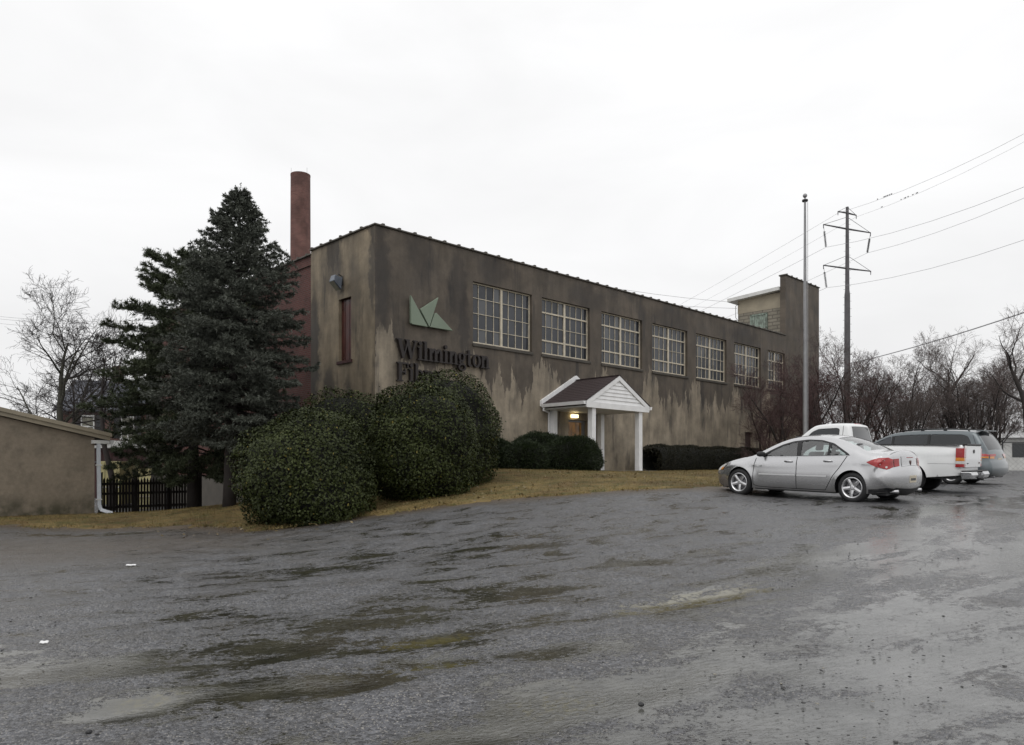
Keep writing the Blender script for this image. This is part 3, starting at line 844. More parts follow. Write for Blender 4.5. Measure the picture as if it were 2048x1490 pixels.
# steel windows
for i, wn in enumerate(wins):
    a, b, e, f, d = wn
    W_, Hh = b - a, f - e
    mb = MB(); y0 = .15
    n = 8 if i < 6 else 6
    mb.box(a, a + .05, y0 - .02, y0 + .05, e, f); mb.box(b - .05, b, y0 - .02, y0 + .05, e, f)
    mb.box(a + .05, b - .05, y0 - .02, y0 + .05, f - .05, f); mb.box(a + .05, b - .05, y0 - .045, y0 + .05, e, e + .065)
    mid = a + W_ / 2
    mb.box(mid - .05, mid + .05, y0 - .035, y0 + .05, e + .065, f - .05)
    for k in range(1, n):
        if k == n // 2: continue
        x = a + W_ * k / n
        mb.box(x - .010, x + .010, y0 - .008, y0 + .04, e + .065, f - .05)
    for k in range(1, 4):
        z = e + Hh * (k / 4)
        th = .030 if (k in (1, 3) and i > 0) else .011
        for (u0, u1) in ((a + .05, mid - .05), (mid + .05, b - .05)):
            mb.box(u0, u1, y0 - (.026 if th > .02 else .012), y0 + .045, z - th, z + th)
    fr = mb.build('window', M['cream'], bld)
    m2 = MB()
    # every pane leans a little differently in its putty
    ncol, nrow = n, 4
    for c_ in range(ncol):
        for r_ in range(nrow):
            x0, x1 = a + W_ * c_ / ncol, a + W_ * (c_ + 1) / ncol; z0, z1 = e + Hh * r_ / nrow, e + Hh * (r_ + 1) / nrow
            t1, t2 = rnd.uniform(-.004, .004), rnd.uniform(-.004, .004)
            yy = y0 + .02
            m2.quad((x0, yy - t1 - t2, z0), (x1, yy + t1 - t2, z0), (x1, yy + t1 + t2, z1), (x0, yy - t1 + t2, z1))
    m2.build('glazing', M['pane'], fr, fix=False)
    m3 = MB(); m3.add([(a - .04, -.05, e - .13), (b + .04, -.05, e - .13), (b + .04, .19, e - .13), (a - .04, .19, e - .13), (a - .04, -.06, e - .03), (b + .04, -.06, e - .03), (b + .04, .19, e - .004), (a - .04, .19, e - .004)],
                      [(0,3,2,1),(4,5,6,7),(0,1,5,4),(1,2,6,5),(2,3,7,6),(3,0,4,7)])
    m3.build('sill', M['coping'], fr, bevel=.008)
# narrow boarded window on the return wall
a, b, e, f, d = lw
mb = MB(); mb.box(.13, .19, a, b, e, f)
for k in range(3): mb.box(.115, .13, a + .02 + k * (b - a) / 3, a + (k + 1) * (b - a) / 3 - .015, e + .03, f - .03)
bw = mb.build('window', M['red_board'], bld); bw['label'] = 'narrow window boarded with wet dark red planks'
mb = MB(); mb.box(-.05, .12, a - .08, b + .08, e - .1, e - .004); mb.build('sill', M['maroon'], bw)
# front door under the porch
a, b, e, f, d = door_e
mb = MB(); yd = .26
mb.box(a, a + .08, yd - .06, yd + .04, e, f); mb.box(b - .08, b, yd - .06, yd + .04, e, f); mb.box(a + .08, b - .08, yd - .06, yd + .04, f - .08, f)
mb.box(a + .08, b - .08, yd - .03, yd + .03, e, e + .22); mb.box(a + .08, a + .16, yd - .03, yd + .03, e + .22, f - .08); mb.box(b - .16, b - .08, yd - .03, yd + .03, e + .22, f - .08)
mb.box(a + .16, b - .16, yd - .03, yd + .03, e + 1.0, e + 1.06)
dr = mb.build('entrance_door', M['alu'], bld); dr['label'] = 'glazed front door glowing amber from inside'
mb = MB(); mb.quad((a + .08, yd, e + .1), (b - .08, yd, e + .1), (b - .08, yd, f - .05), (a + .08, yd, f - .05)); mb.build('glazing', M['amber_glass'], dr)
mb = MB(); mb.tube([(b - .2, yd - .05, e + .9), (b - .2, yd - .11, e + .92), (b - .2, yd - .11, e + 1.25), (b - .2, yd - .05, e + 1.27)], .012, 8); mb.build('handle', M['chrome'], dr)
# brown side door
a, b, e, f, d = door_s
mb = MB(); mb.box(a, b, .18, .23, e, f)
for (z0, z1) in ((.25, .95), (1.15, f - e - .2)): mb.box(a + .15, b - .15, .165, .18, e + z0, e + z1)
sd = mb.build('side_door', M['brown_door'], bld); sd['label'] = 'dark brown steel side door'
mb = MB(); mb.lathe([(0, 0), (.03, .0), (.035, -.03), (.02, -.06), (0, -.065)], 12, 'y', (b - .12, .16, e + 1.0)); mb.build('handle', M['chrome'], sd)
# rooftop stair tower: block side, white fascia, green hatch
TD = 3.3; ZR = H + 11.05
mb = MB(); mb.box(L1 + .25, L2 - .02, .36, TD, ZT - .5, ZR - .35)
mb.build('stair_tower', M['block'], bld)
mb = MB(); mb.box(L1 + .235, L2 - .03, .365, TD + .015, ZR - 1.05, ZR - .12); mb.build('render_band', M['tan'], bld)
mb = MB()
mb.add([(L1 - .15, .36, ZR - .05), (L2, .36, ZR - .05), (L2, TD + .55, ZR - .25), (L1 - .15, TD + .55, ZR - .25), (L1 - .15, .36, ZR + .16), (L2, .36, ZR + .16), (L2, TD + .55, ZR - .04), (L1 - .15, TD + .55, ZR - .04)],
       [(0,3,2,1),(4,5,6,7),(0,1,5,4),(1,2,6,5),(2,3,7,6),(3,0,4,7)])
mb.build('tower_roof', M['white_trim'], bld)
mb = MB(); x = L1 + .21; ya, yb, za, zb = 1.28, 2.42, ZT - .2, ZR - 1.25
mb.box(x - .02, x + .05, ya, yb, za, zb)
for (u0, u1, w0, w1) in ((ya, ya + .1, za, zb), (yb - .1, yb, za, zb), (ya, yb, zb - .1, zb), (ya, yb, (za+zb)/2 - .07, (za+zb)/2 + .05)):
    mb.box(x - .055, x - .018, u0, u1, w0 + .002, w1 - .002)
ht = mb.build('hatch', M['patina'], bld); ht['label'] = 'peeling pale green wooden hatch'
mb = MB(); mb.tube([(L1 + .2, TD - .1, ZR - .4), (L1 + .05, TD + .05, ZR - .55), (L1 + .05, TD + .05, ZR - 1.3), (L1 + .18, TD - .05, ZR - 1.5)], .02, 6); mb.build('conduit', M['dark_metal'], bld)

# ---------------------------------------------------------------- sign: green emblem and brown letters, fixed to the wall
sign = empty('wall_sign', tuple(B(2.9, 0, H + 4.6)), TH)
tag(sign, 'faded green folded emblem above dark brown serif lettering on stucco wall', 'sign')
def fp(px, py): return (sx(px) - 2.9, zf(px, py) - (H + 4.6))
def cr(cx, cy): return fp(540 + cx / 3.3865, 420 + cy / 3.3865)
for poly in ([cr(937,582), cr(1052,796), cr(1000,787), cr(948,778), cr(938,770)], [cr(1124,596), cr(1062,796), cr(1000,676)], [cr(1110,700), cr(1222,823), cr(1067,797), cr(1098,704)]):
    mb = MB(); mb.prism(poly, 'xz', -.16, -.06)
    mb.build('emblem', M['sign_green'], sign, bevel=.012)
def ring(cx, cz, rx, rz, tx, tz, a0=0, a1=360, n=20):
    """list of quads of an elliptical band, thick at the sides (tx) and thin at top and bottom (tz)"""
    out = []
    for i in range(n):
        qd = []
        for a, s in ((i, 0), (i+1, 0), (i+1, 1), (i, 1)):
            an = R(a0 + (a1 - a0) * a / n)
            r1, r2 = rx - s * tx, rz - s * tz
            qd.append((cx + r1 * math.cos(an), cz + r2 * math.sin(an)))
        out.append(qd)
    return out
def rc(x0, x1, z0, z1): return [[(x0, z0), (x1, z0), (x1, z1), (x0, z1)]]
def glyph(c):
    S = .25; s = .09
    if c == 'W': return ([[(.05,1.42),(.35,1.42),(.68,.42),(.62,0),(.50,0)], [(.55,0),(.66,0),(1.12,1.3),(1.0,1.30)], [(.86,1.42),(1.16,1.42),(1.45,.42),(1.38,0),(1.27,0)], [(1.32,0),(1.43,0),(1.90,1.42),(1.78,1.42)]]
                          + rc(-.02,.48,1.33,1.42) + rc(.80,1.26,1.33,1.42) + rc(1.62,2.04,1.33,1.42), 2.06)
    if c == 'i': return (rc(.15,.40,0,1) + rc(.03,.40,.91,1) + rc(.02,.53,0,s) + ring(.27,1.27,.15,.15,.149,.149,0,360,14), .57)
    if c == 'l': return (rc(.15,.40,0,1.46) + rc(.03,.40,1.37,1.46) + rc(.02,.53,0,s), .57)
    if c == 'n': return (rc(.13,.38,0,1) + rc(.02,.38,.91,1) + rc(.02,.50,0,s) + ring(.60,.58,.33,.44,.25,.15,0,165,14) + rc(.68,.93,0,.6) + rc(.60,1.05,0,s), 1.09)
    if c == 'm': return (glyph('n')[0] + ring(1.15,.58,.33,.44,.25,.15,0,165,14) + rc(1.23,1.48,0,.6) + rc(1.15,1.60,0,s), 1.64)
    if c == 'o': return (ring(.5,.5,.46,.53,.25,.12,0,360,28), 1.0)
    if c == 'g': return (ring(.42,.66,.36,.37,.20,.10,0,360,24) + ring(.46,-.14,.44,.29,.17,.11,0,360,24) + rc(.70,.98,.84,.96) + [[(.16,.36),(.30,.30),(.26,.10),(.10,.14)]] + rc(.24,.66,.06,.2), .98)
    if c == 't': return (rc(.16,.41,.12,1.28) + rc(.0,.62,.90,1) + ring(.42,.22,.26,.25,.25,.12,180,330,10), .68)
    if c == 'F': return (rc(.14,.44,0,1.42) + rc(.02,.60,0,.1) + rc(.02,1.10,1.30,1.42) + rc(.44,.82,.66,.78) + rc(.99,1.10,1.02,1.32) + rc(.74,.84,.52,.92), 1.16)
    if c == 'b': return (rc(.13,.38,0,1.46) + rc(.02,.38,1.37,1.46) + ring(.52,.5,.46,.52,.25,.12,-150,150,24), 1.03)
    if c == 'r': return (rc(.13,.38,0,1) + rc(.02,.38,.91,1) + rc(.02,.52,0,s) + ring(.60,.62,.30,.38,.24,.16,75,165,8) + ring(.68,.86,.13,.13,.129,.129,0,360,10), .80)
    if c == 'e': return (ring(.5,.5,.46,.53,.25,.12,0,310,26) + rc(.25,.95,.44,.55), .98)
def solid(polys, h0, h1):
    """union of the polygons, extruded between y=h0 and y=h1"""
    vs = []; fs = []
    for p in polys:
        if sum(p[i][0]*p[(i+1) % len(p)][1] - p[(i+1) % len(p)][0]*p[i][1] for i in range(len(p))) < 0: p = p[::-1]
        fs.append(list(range(len(vs), len(vs) + len(p)))); vs += [Vector(q) for q in p]
    r = delaunay_2d_cdt(vs, [], fs, 0, 1e-5)
    V, Fs = r[0], [f for f, o_ in zip(r[2], r[5]) if len(o_)]
    ec = {}
    for f in Fs:
        for i in range(len(f)):
            k_ = (f[i], f[(i+1) % len(f)]); ec[k_] = 1
    n = len(V)
    vv = [(p.x, h0, p.y) for p in V] + [(p.x, h1, p.y) for p in V]
    ff = [tuple(f) for f in Fs] + [tuple(i + n for i in reversed(f)) for f in Fs]
    for (i, j) in ec:
        if (j, i) not in ec: ff.append((j, i, i + n, j + n))
    return vv, ff
def word(txt, x0, z0, xh, track, xscale=1):
    pen = x0
    for c in txt:
        polys, adv = glyph(c)
        polys = [[(pen + p[0] * xh * xscale, z0 + p[1] * xh) for p in q_] for q_ in polys]
        mb = MB(); mb.add(*solid(polys, -.16, -.05)); mb.build('letter', M['sign_dark'], sign)
        pen += (adv * xscale + track) * xh
    return pen
xw = sx(789.5) - 2.9
word('Wilmington', xw, (H + 3.83) - (H + 4.6), .46, -.02, (sx(981) - sx(789.5)) / .46 / 10.45)
word('Fibre', xw, (H + 3.03) - (H + 4.6), .46, -.02, (sx(981) - sx(789.5)) / .46 / 10.45)

# floodlight on the return wall
lp_ = B(0, vy(684), H + (HOR - 565) / F * DB * 1183 / (684 + 433))
fl = empty('wall_lamp', tuple(lp_), TH); tag(fl, 'boxy blue grey floodlight bracketed above the boarded window', 'lamp')
mb = MB(); mb.add([(-.42,-.17,-.02),(-.12,-.17,-.3),(-.12,.17,-.3),(-.42,.17,-.02),(-.36,-.14,.2),(-.08,-.16,.12),(-.08,.16,.12),(-.36,.14,.2)],
                  [(0,3,2,1),(4,5,6,7),(0,1,5,4),(1,2,6,5),(2,3,7,6),(3,0,4,7)])
mb.build('housing', plain('blue_grey_metal', (.12, .14, .17), .4, .2), fl, bevel=.02)
mb = MB(); mb.quad((-.43,-.14,-.04), (-.15,-.14,-.305), (-.15,.14,-.305), (-.43,.14,-.04)); mb.build('lens', plain('dull_lens', (.30, .29, .22), .2, .15), fl)
mb = MB(); mb.tube([(-.2, 0, .1), (-.15, 0, .28), (-.02, 0, .22), (.0, 0, .1)], .022, 8); mb.box(-.03, -.002, -.08, .08, -.1, .2); mb.build('bracket', M['dark_metal'], fl)
# box beside the side door
bx = empty('wall_box', tuple(B(sx(1483) + .1, 0, H + .95)), TH); tag(bx, 'small dark metal box on the wall beside the brown door', 'box')
mb = MB(); mb.box(-.22, .22, -.2, -.004, -.2, .28); mb.build('body', M['dark_metal'], bx, bevel=.015)
mb = MB(); mb.add([(-.25,-.25,.285),(.25,-.25,.285),(.25,-.004,.34),(-.25,-.004,.34),(-.25,-.25,.31),(.25,-.25,.31),(.25,-.004,.365),(-.25,-.004,.365)], [(0,3,2,1),(4,5,6,7),(0,1,5,4),(1,2,6,5),(2,3,7,6),(3,0,4,7)])
mb.build('lid', M['black'], bx)

# ---------------------------------------------------------------- entrance porch
por = empty('entrance_porch', tuple(B(0, 0, 0)), TH); tag(por, 'white gabled porch on square columns with brown shingles over the front door', 'porch')
S0, S1, YF = 8.05, 12.16, -2.35; SM = (S0 + S1) / 2; ZE = H + 2.48; ZK = H + 3.62
for (s, y) in ((8.6, -2.2), (11.66, -2.2), (8.6, -.16), (11.66, -.16)):
    mb = MB(); zb_ = gz(*B(s, y).xy)
    mb.box(s - .115, s + .115, y - .115, y + .115, zb_ - .1, ZE - .004)
    c = mb.build('column', M['white'], por, bevel=.01)
    mb = MB(); mb.box(s - .15, s + .15, y - .15, y + .15, zb_ - .05, zb_ + .05); mb.build('base_plate', M['white_trim'], c)
mb = MB()
pitch = (ZK - ZE) / (SM - S0)
def slab(mb, sa, za, sb, zb2, y0, y1, th):
    mb.add([(sa,y0,za),(sb,y0,zb2),(sb,y1,zb2),(sa,y1,za),(sa,y0,za+th),(sb,y0,zb2+th),(sb,y1,zb2+th),(sa,y1,za+th)], [(0,3,2,1),(4,5,6,7),(0,1,5,4),(1,2,6,5),(2,3,7,6),(3,0,4,7)])
# shingle courses, each lapping the one below
nc = 13
for sgn in (-1, 1):
    for k in range(nc):
        t0, t1 = k / nc, (k + 1) / nc + .01
        sa, sb = (S0 - .06, SM) if sgn < 0 else (S1 + .06, SM)
        x0, x1 = sa + (sb - sa) * t0, sa + (sb - sa) * min(t1, 1)
        z0, z1 = ZE + .20 + (ZK - ZE) * t0, ZE + .20 + (ZK - ZE) * min(t1, 1)
        slab(mb, x0, z0 + .006, x1, z1 - .006, YF - .06, -.13, .014)
mb.box(SM - .09, SM + .09, YF - .06, -.13, ZK + .195, ZK + .225)
mb.build('roof', M['shingle_brown'], por)
mb = MB()
for sgn in (0, 1):
    sa = S0 if sgn == 0 else S1
    q_ = [(sa, ZE), (SM, ZK), (SM, ZK + .19), (sa, ZE + .19)]
    mb.prism(q_, 'xz', YF - .05, YF)
mb.prism([(S0 + .02, ZE - .05), (S1 - .02, ZE - .05), (S1 - .02, ZE + .17), (S0 + .02, ZE + .17)], 'xz', YF - .046, YF + .004)
mb.build('fascia', M['white'], por)
mb = MB()
for sgn in (0, 1):
    sa = S0 - .1 if sgn == 0 else S1 + .1
    mb.prism([(sa, ZE + .12), (SM, ZK + .17), (SM, ZK + .40), (sa, ZE + .35)], 'xz', -.12, -.004)
mb.build('wall_flashing', M['white'], por)
mb = MB()
zc = ZE + .17; k = 0
while zc < ZK - .05:
    z1 = min(zc + .15, ZK + .02)
    xa = S0 + (zc - ZE) / pitch + .02; xb = S0 + (z1 - ZE) / pitch + .02
    mb.add([(xa, YF - .022, zc), (2*SM - xa, YF - .022, zc), (2*SM - xb, YF + .01, z1), (xb, YF + .01, z1), (xa, YF + .02, zc), (2*SM - xa, YF + .02, zc)], [(0,1,2,3),(0,4,5,1)])
    zc += .15
mb.build('gable_siding', M['white'], por)
mb = MB(); mb.box(S0 + .05, S1 - .05, YF + .01, -.01, ZE - .03, ZE + .03); mb.build('ceiling', M['white_trim'], por)
for s in (S0 - .06, S1 + .06):
    sg = -1 if s < SM else 1
    mb = MB(); prof = [(0, .0), (sg*.02, -.0), (sg*.02, -.09), (sg*.12, -.05), (sg*.13, .02), (sg*.115, .02), (sg*.10, -.03), (sg*.0, -.10)]
    xs_ = [(s + p[0], ZE + .17 + p[1]) for p in [(0, .02), (0, -.11), (sg*.09, -.11), (sg*.13, .02), (sg*.115, .02), (sg*.08, -.095), (sg*.015, -.095), (sg*.015, .02)]]
    mb.prism(xs_, 'xz', YF - .05, -.14); mb.build('gutter', M['white'], por)
mb = MB(); mb.tube([(S0 - .1, -.22, ZE + .06), (S0 - .1, -.2, ZE - .06), (8.4, -.1, ZE - .12), (8.42, -.06, ZE - .2), (8.42, -.06, gz(*B(8.4, 0).xy) + .05)], .04, 8); mb.build('downspout', M['white'], por)
mb = MB(); mb.box(9.80, 10.18, -.16, -.03, H + 2.22, H + 2.36); lm = mb.build('lamp', M['lamp'], por, bevel=.02); lm['label'] = 'lit warm tube lamp over the front door'
mb = MB(); z_ = gz(*B(10, -1.2).xy)
mb.add([(8.2,-2.9,z_-.3),(12.0,-2.9,z_-.3),(12.0,0,z_-.3),(8.2,0,z_-.3),(8.2,-2.9,gz(*B(8.2,-2.9).xy)+.07),(12.0,-2.9,gz(*B(12,-2.9).xy)+.07),(12.0,-.01,gz(*B(12,0).xy)+.07),(8.2,-.01,gz(*B(8.2,0).xy)+.07)], [(0,3,2,1),(4,5,6,7),(0,1,5,4),(1,2,6,5),(2,3,7,6),(3,0,4,7)])
mb.build('floor_slab', M['concrete'], por)

# ---------------------------------------------------------------- brick smokestack behind the roof
YS = 52.0
c = P(601, 940, YS); zs = H + (HOR - 350) / F * YS
mb = MB(); prof = [(.86, -2), (.735, 8), (.69, 15), (.665, zs - .12), (.675, zs - .11), (.675, zs), (.50, zs), (.48, zs - 1)]
mb.lathe(prof, 32); st = mb.build('smokestack', M['brick_stack'], None, smooth=False); st.location = (c.x, c.y, 0)
tag(st, 'tall round red brick smokestack rising behind the roof', 'smokestack')
for a in (R(200), R(330)):
    mb = MB(); mb.tube([(.62*math.cos(a), .62*math.sin(a), zs - .4), (.62*math.cos(a), .62*math.sin(a), zs + .40)], .008, 5); mb.build('lightning_rod', M['dark_metal'], st)

# ---------------------------------------------------------------- shed at the left, downspout
SA = R(44)
sc0 = P(189, 1030, 24.0); zs_ = gz(sc0.x, sc0.y)
shed = empty('stucco_shed', (sc0.x, sc0.y, zs_), SA); tag(shed, 'low beige stucco shed with sloping tan roof edge and white downspout', 'shed')
Lw = 9.0; ZE_ = 2.47; sl_ = .224
mb = MB()
mb.add([(-Lw,0,-.5),(0,0,-.5),(0,0,ZE_),(-Lw,0,ZE_ + Lw*sl_)], [(0,1,2,3)])
mb.add([(0,0,-.5),(0,8,-.5),(0,8,ZE_),(0,0,ZE_)], [(0,1,2,3)])
mb.add([(-Lw,8,-.5),(0,8,-.5),(0,8,ZE_),(-Lw,8,ZE_ + Lw*sl_)], [(3,2,1,0)])
mb.add([(-Lw,0,-.5),(-Lw,8,-.5),(-Lw,8,ZE_ + Lw*sl_),(-Lw,0,ZE_ + Lw*sl_)], [(0,1,2,3)])
mb.build('wall', M['shed'], shed)
mb = MB(); ov = .42
mb.prism([(ov, ZE_ - ov*sl_ + .015), (-Lw, ZE_ + Lw*sl_ + .015), (-Lw, ZE_ + Lw*sl_ + .17), (ov, ZE_ - ov*sl_ + .17)], 'xz', -.14, -.075)
mb.prism([(ov + .04, ZE_ - ov*sl_ + .13), (-Lw, ZE_ + Lw*sl_ + .14), (-Lw, ZE_ + Lw*sl_ + .26), (ov + .04, ZE_ - ov*sl_ + .25)], 'xz', -.19, -.142)
mb.build('fascia', M['tan'], shed)
mb = MB(); mb.prism([(ov, ZE_ - ov*sl_ + .02), (-Lw, ZE_ + Lw*sl_ + .02), (-Lw, ZE_ + Lw*sl_ + .23), (ov, ZE_ - ov*sl_ + .23)], 'xz', -.074, 8.1); mb.build('roof', M['concrete'], shed)
mb = MB(); zg = ZE_ - ov*sl_ - .03
mb.prism([(ov, zg + .06), (ov + .13, zg + .06), (ov + .10, zg - .06), (ov + .01, zg - .06)], 'xz', -.12, 8.0)
mb.box(-.1, ov - .005, -.11, .0, zg - .06, zg + .05)
mb.build('gutter', M['white_trim'], shed)
mb = MB(); dx = .10; zg0 = gz(*(shed.location + Vector((.1, 0, 0))).xy) - zs_
pts = [(dx, -.06, zg - .05), (dx, -.06, zg - .16), (dx + .0, -.06, zg - .3), (dx + .02, -.06, .32), (dx + .06, -.08, .17), (dx + .36, -.25, .05)]
for a_, b_ in zip(pts[:-1], pts[1:]): mb.beam(a_, b_, .10, .085, (0, 1, 0))
ds = mb.build('downspout', plain('white_downspout', (.55, .58, .62), .4, .08), shed)
for z in (.5, 1.6):
    mb = MB(); mb.box(dx - .07, dx + .09, -.115, .0, z - .02, z + .02); mb.build('strap', M['white_trim'], ds)

# ---------------------------------------------------------------- picket fence between shed and brick wall
fa = P(203, 1030, 26.0); fb_ = P(401, 1026, 28.5)
fa.z = gz(fa.x, fa.y); fb_.z = gz(fb_.x, fb_.y)
fdir = (fb_ - fa); fl_ = fdir.length; rz = math.atan2(fdir.y, fdir.x)
fen = empty('picket_fence', tuple(fa), rz); tag(fen, 'dark weathered picket fence with pointed pales beside the beige shed', 'fence')
mb = MB(); n = 33; slope = (fb_.z - fa.z) / fl_
for i in range(n):
    x = .08 + (fl_ - .16) * i / (n - 1); hh = 1.30 + rnd.uniform(-.03, .03); z0 = slope * x + .03
    mb.prism([(x - .035, z0), (x + .035, z0), (x + .035, z0 + hh - .09), (x, z0 + hh), (x - .035, z0 + hh - .09)], 'xz', -.03, -.005)
mb.build('pickets', M['wood_dark'], fen)
for z in (.3, .78, 1.12):
    mb = MB(); mb.beam((0, .025, z), (fl_, .025, z + slope * fl_), .05, .09); mb.build('rail', M['wood_dark'], fen)
for x in (0, fl_ * .33, fl_ * .66, fl_ + .02):
    mb = MB(); mb.box(x - .06, x + .06, .06, .17, slope * x - .3, slope * x + 1.5); mb.prism([(x - .07, .05), (x + .07, .05), (x + .07, .18), (x - .07, .18)], 'xy', slope * x + 1.5, slope * x + 1.53); mb.build('post', M['wood_dark'], fen)
# ---------------------------------------------------------------- vehicles
def chaikin(p, it=2):
    p = [np.array(q, float) for q in p]
    for _ in range(it):
        o = [p[0]]
        for a, b in zip(p[:-1], p[1:]): o += [a * .75 + b * .25, a * .25 + b * .75]
        o.append(p[-1]); p = o
    return np.array(p)
def resample(p, step):
    s = np.r_[0, np.cumsum(np.hypot(*np.diff(p, axis=0).T))]; n = max(2, int(s[-1] / step)); t = np.linspace(0, s[-1], n + 1)
    return np.c_[np.interp(t, s, p[:, 0]), np.interp(t, s, p[:, 1])]
def rounded(poly, r=.05, it=2):
    """closed polygon with its corners cut round"""
    p = [np.array(q, float) for q in poly]; n = len(p); o = []
    for i in range(n):
        a, b, c = p[i-1], p[i], p[(i+1) % n]
        u = a - b; v = c - b; lu, lv = np.linalg.norm(u), np.linalg.norm(v); k = min(r, lu * .45, lv * .45)
        q0, q1 = b + u / lu * k, b + v / lv * k
        for t in (0, .25, .5, .75, 1): o.append((1-t)**2 * q0 + 2*t*(1-t) * b + t*t * q1)
    return [tuple(q) for q in o]
def dense(poly, step):
    o = []
    for i in range(len(poly)):
        a, b = np.array(poly[i]), np.array(poly[(i+1) % len(poly)]); n = max(1, int(np.linalg.norm(b - a) / step))
        for k in range(n): o.append(tuple(a + (b - a) * k / n))
    return o
def inset(poly, d):
    n = len(poly); A = sum(poly[i][0]*poly[(i+1) % n][1] - poly[(i+1) % n][0]*poly[i][1] for i in range(n)); sg = 1 if A > 0 else -1; o = []
    for i in range(n):
        a, b, c = (np.array(poly[j % n]) for j in (i-1, i, i+1)); t = c - a; t = t / (np.linalg.norm(t) + 1e-9); o.append(tuple(b + sg * d * np.array([-t[1], t[0]])))
    return o
class Car:
    def __init__(s, U, hw, belt, wheels, rw, ra, zs, tumble, end=(.30, .50), edge=(.10, .16), tuck=.07, flare=.02, maxw=.55, crown=(.04, .09)):
        s.crown = crown
        s.U = resample(chaikin(U, 2), .035); s.hw = hw; s.belt = belt; s.wheels = wheels; s.rw = rw; s.ra = ra; s.zs = zs; s.tumble = tumble
        s.end = end; s.edge = edge; s.tuck = tuck; s.flare = flare; s.maxw = maxw
        T = np.gradient(s.U, axis=0); T /= np.linalg.norm(T, axis=1, keepdims=True); s.N = np.c_[T[:, 1], -T[:, 0]]
        zb = belt(s.U[:, 0])
        s.hl = np.abs(s.U[:, 0]).max()
        e = np.clip((np.abs(s.U[:, 0]) - (s.hl - .62)) / .55, 0, 1); e = e * e * (3 - 2 * e)
        e = e * np.clip(1 - (s.U[:, 1] - zb - .10) / .15, 0, 1)
        k = np.ones(9) / 9; s.E = np.convolve(np.pad(e, 4, 'edge'), k, 'valid')
        bot = []
        x = s.U[-1][0]
        for wx in sorted(wheels):
            a0 = math.asin(min(.99, max(-.99, (zs - rw) / ra)))
            bot.append((wx - ra * math.cos(a0), zs))
            for k_ in range(1, 20):
                a = math.pi - a0 + (2 * a0 - math.pi) * k_ / 20
                bot.append((wx + ra * math.cos(a), rw + ra * math.sin(a)))
            bot.append((wx + ra * math.cos(a0), zs))
        s.outline = [tuple(p) for p in s.U] + dense([tuple(s.U[-1])] + bot + [tuple(s.U[0])], .06)[1:]
        # drop the duplicated closing run
        s.outline = s.outline[:len(s.U)] + [q for q in s.outline[len(s.U):] if not (abs(q[1] - np.interp(q[0], [s.U[-1][0], s.U[0][0]], [s.U[-1][1], s.U[0][1]])) < 1e-6 and any(abs(q[0] - w_) < ra - .01 for w_ in wheels))] if False else [tuple(p) for p in s.U] + s._bottom(bot)
    def _bottom(s, bot):
        pts = [tuple(s.U[-1])] + bot + [tuple(s.U[0])]; o = []
        for a, b in zip(pts[:-1], pts[1:]):
            a, b = np.array(a), np.array(b); n = max(1, int(np.linalg.norm(b - a) / .06))
            for k in range(n): o.append(tuple(a + (b - a) * k / n))
        return o[1:]
    def y(s, p):
        p = np.asarray(p, float).reshape(-1, 2); x, z = p[:, 0], p[:, 1]
        A = s.U[:-1]; AB = s.U[1:] - A; L2 = (AB ** 2).sum(1)
        d = np.empty(len(p)); e = np.empty(len(p))
        for i in range(0, len(p), 2000):
            q = p[i:i+2000]; t = np.clip(((q[:, None] - A) * AB).sum(2) / L2, 0, 1); C = A + t[..., None] * AB
            dd = ((q[:, None] - C) ** 2).sum(2); k = dd.argmin(1); d[i:i+2000] = np.sqrt(dd[np.arange(len(q)), k]); e[i:i+2000] = s.E[k]
        zb = s.belt(x)
        yy = s.hw * (1 - .045 * np.abs(x / s.hl) ** 3)
        yy = yy - s.tuck * np.clip((s.maxw - z) / .4, 0, 1.2) ** 2
        k = .03; sp = k * np.log1p(np.exp(np.clip((z - zb) / k, -30, 30)))
        yy = yy - s.tumble * sp - .05 * np.clip((z - s.maxw) / np.maximum(zb - s.maxw, .05), 0, 1) ** 2
        # fold line along the doors
        yy = yy + .012 * np.exp(-((z - zb + .13) / .05) ** 2)
        for wx in s.wheels:
            r = np.hypot(x - wx, z - s.rw); yy = yy + s.flare * np.exp(-np.clip((r - s.ra) / .07, -1, 9) ** 2) * (z < zb)
        Rr = s.edge[1] + (s.end[1] - s.edge[1]) * e; dp = s.edge[0] + (s.end[0] - s.edge[0]) * e
        f = np.clip(1 - d / Rr, 0, 1)
        return yy - dp * (1 - np.sqrt(np.clip(1 - f * f, 0, 1)))
    def cdt(s, outer, holes, step, rings=True):
        o = [tuple(q) for q in outer]; pts = list(o); ed = [(i, (i+1) % len(o)) for i in range(len(o))]
        for h in holes:
            b = len(pts); pts += [tuple(q) for q in h]; ed += [(b + i, b + (i+1) % len(h)) for i in range(len(h))]
        oa = np.array(o); lo, hi = oa.min(0), oa.max(0)
        gx_, gz_ = np.meshgrid(np.arange(lo[0] + step/2, hi[0], step), np.arange(lo[1] + step/2, hi[1], step)); q = np.c_[gx_.ravel(), gz_.ravel()]
        q = q + np.c_[(np.round((q[:, 1] - lo[1]) / step) % 2) * step / 2, np.zeros(len(q))]
        if rings:
            for dd in (.006, .016, .032, .055, .085, .125, .18, .26, .34):
                q = np.r_[q, s.U[::1] - s.N[::1] * dd]
        k = inpoly(q[:, 0], q[:, 1], o)
        for h in holes: k &= ~inpoly(q[:, 0], q[:, 1], h)
        q = q[k]
        # stay clear of the constraint edges so no slivers appear
        P0 = np.array(pts)
        m = np.ones(len(q), bool)
        for i in range(0, len(q), 2000): m[i:i+2000] = np.sqrt(((q[i:i+2000, None] - P0[None]) ** 2).sum(2)).min(1) > .004
        q = q[m]
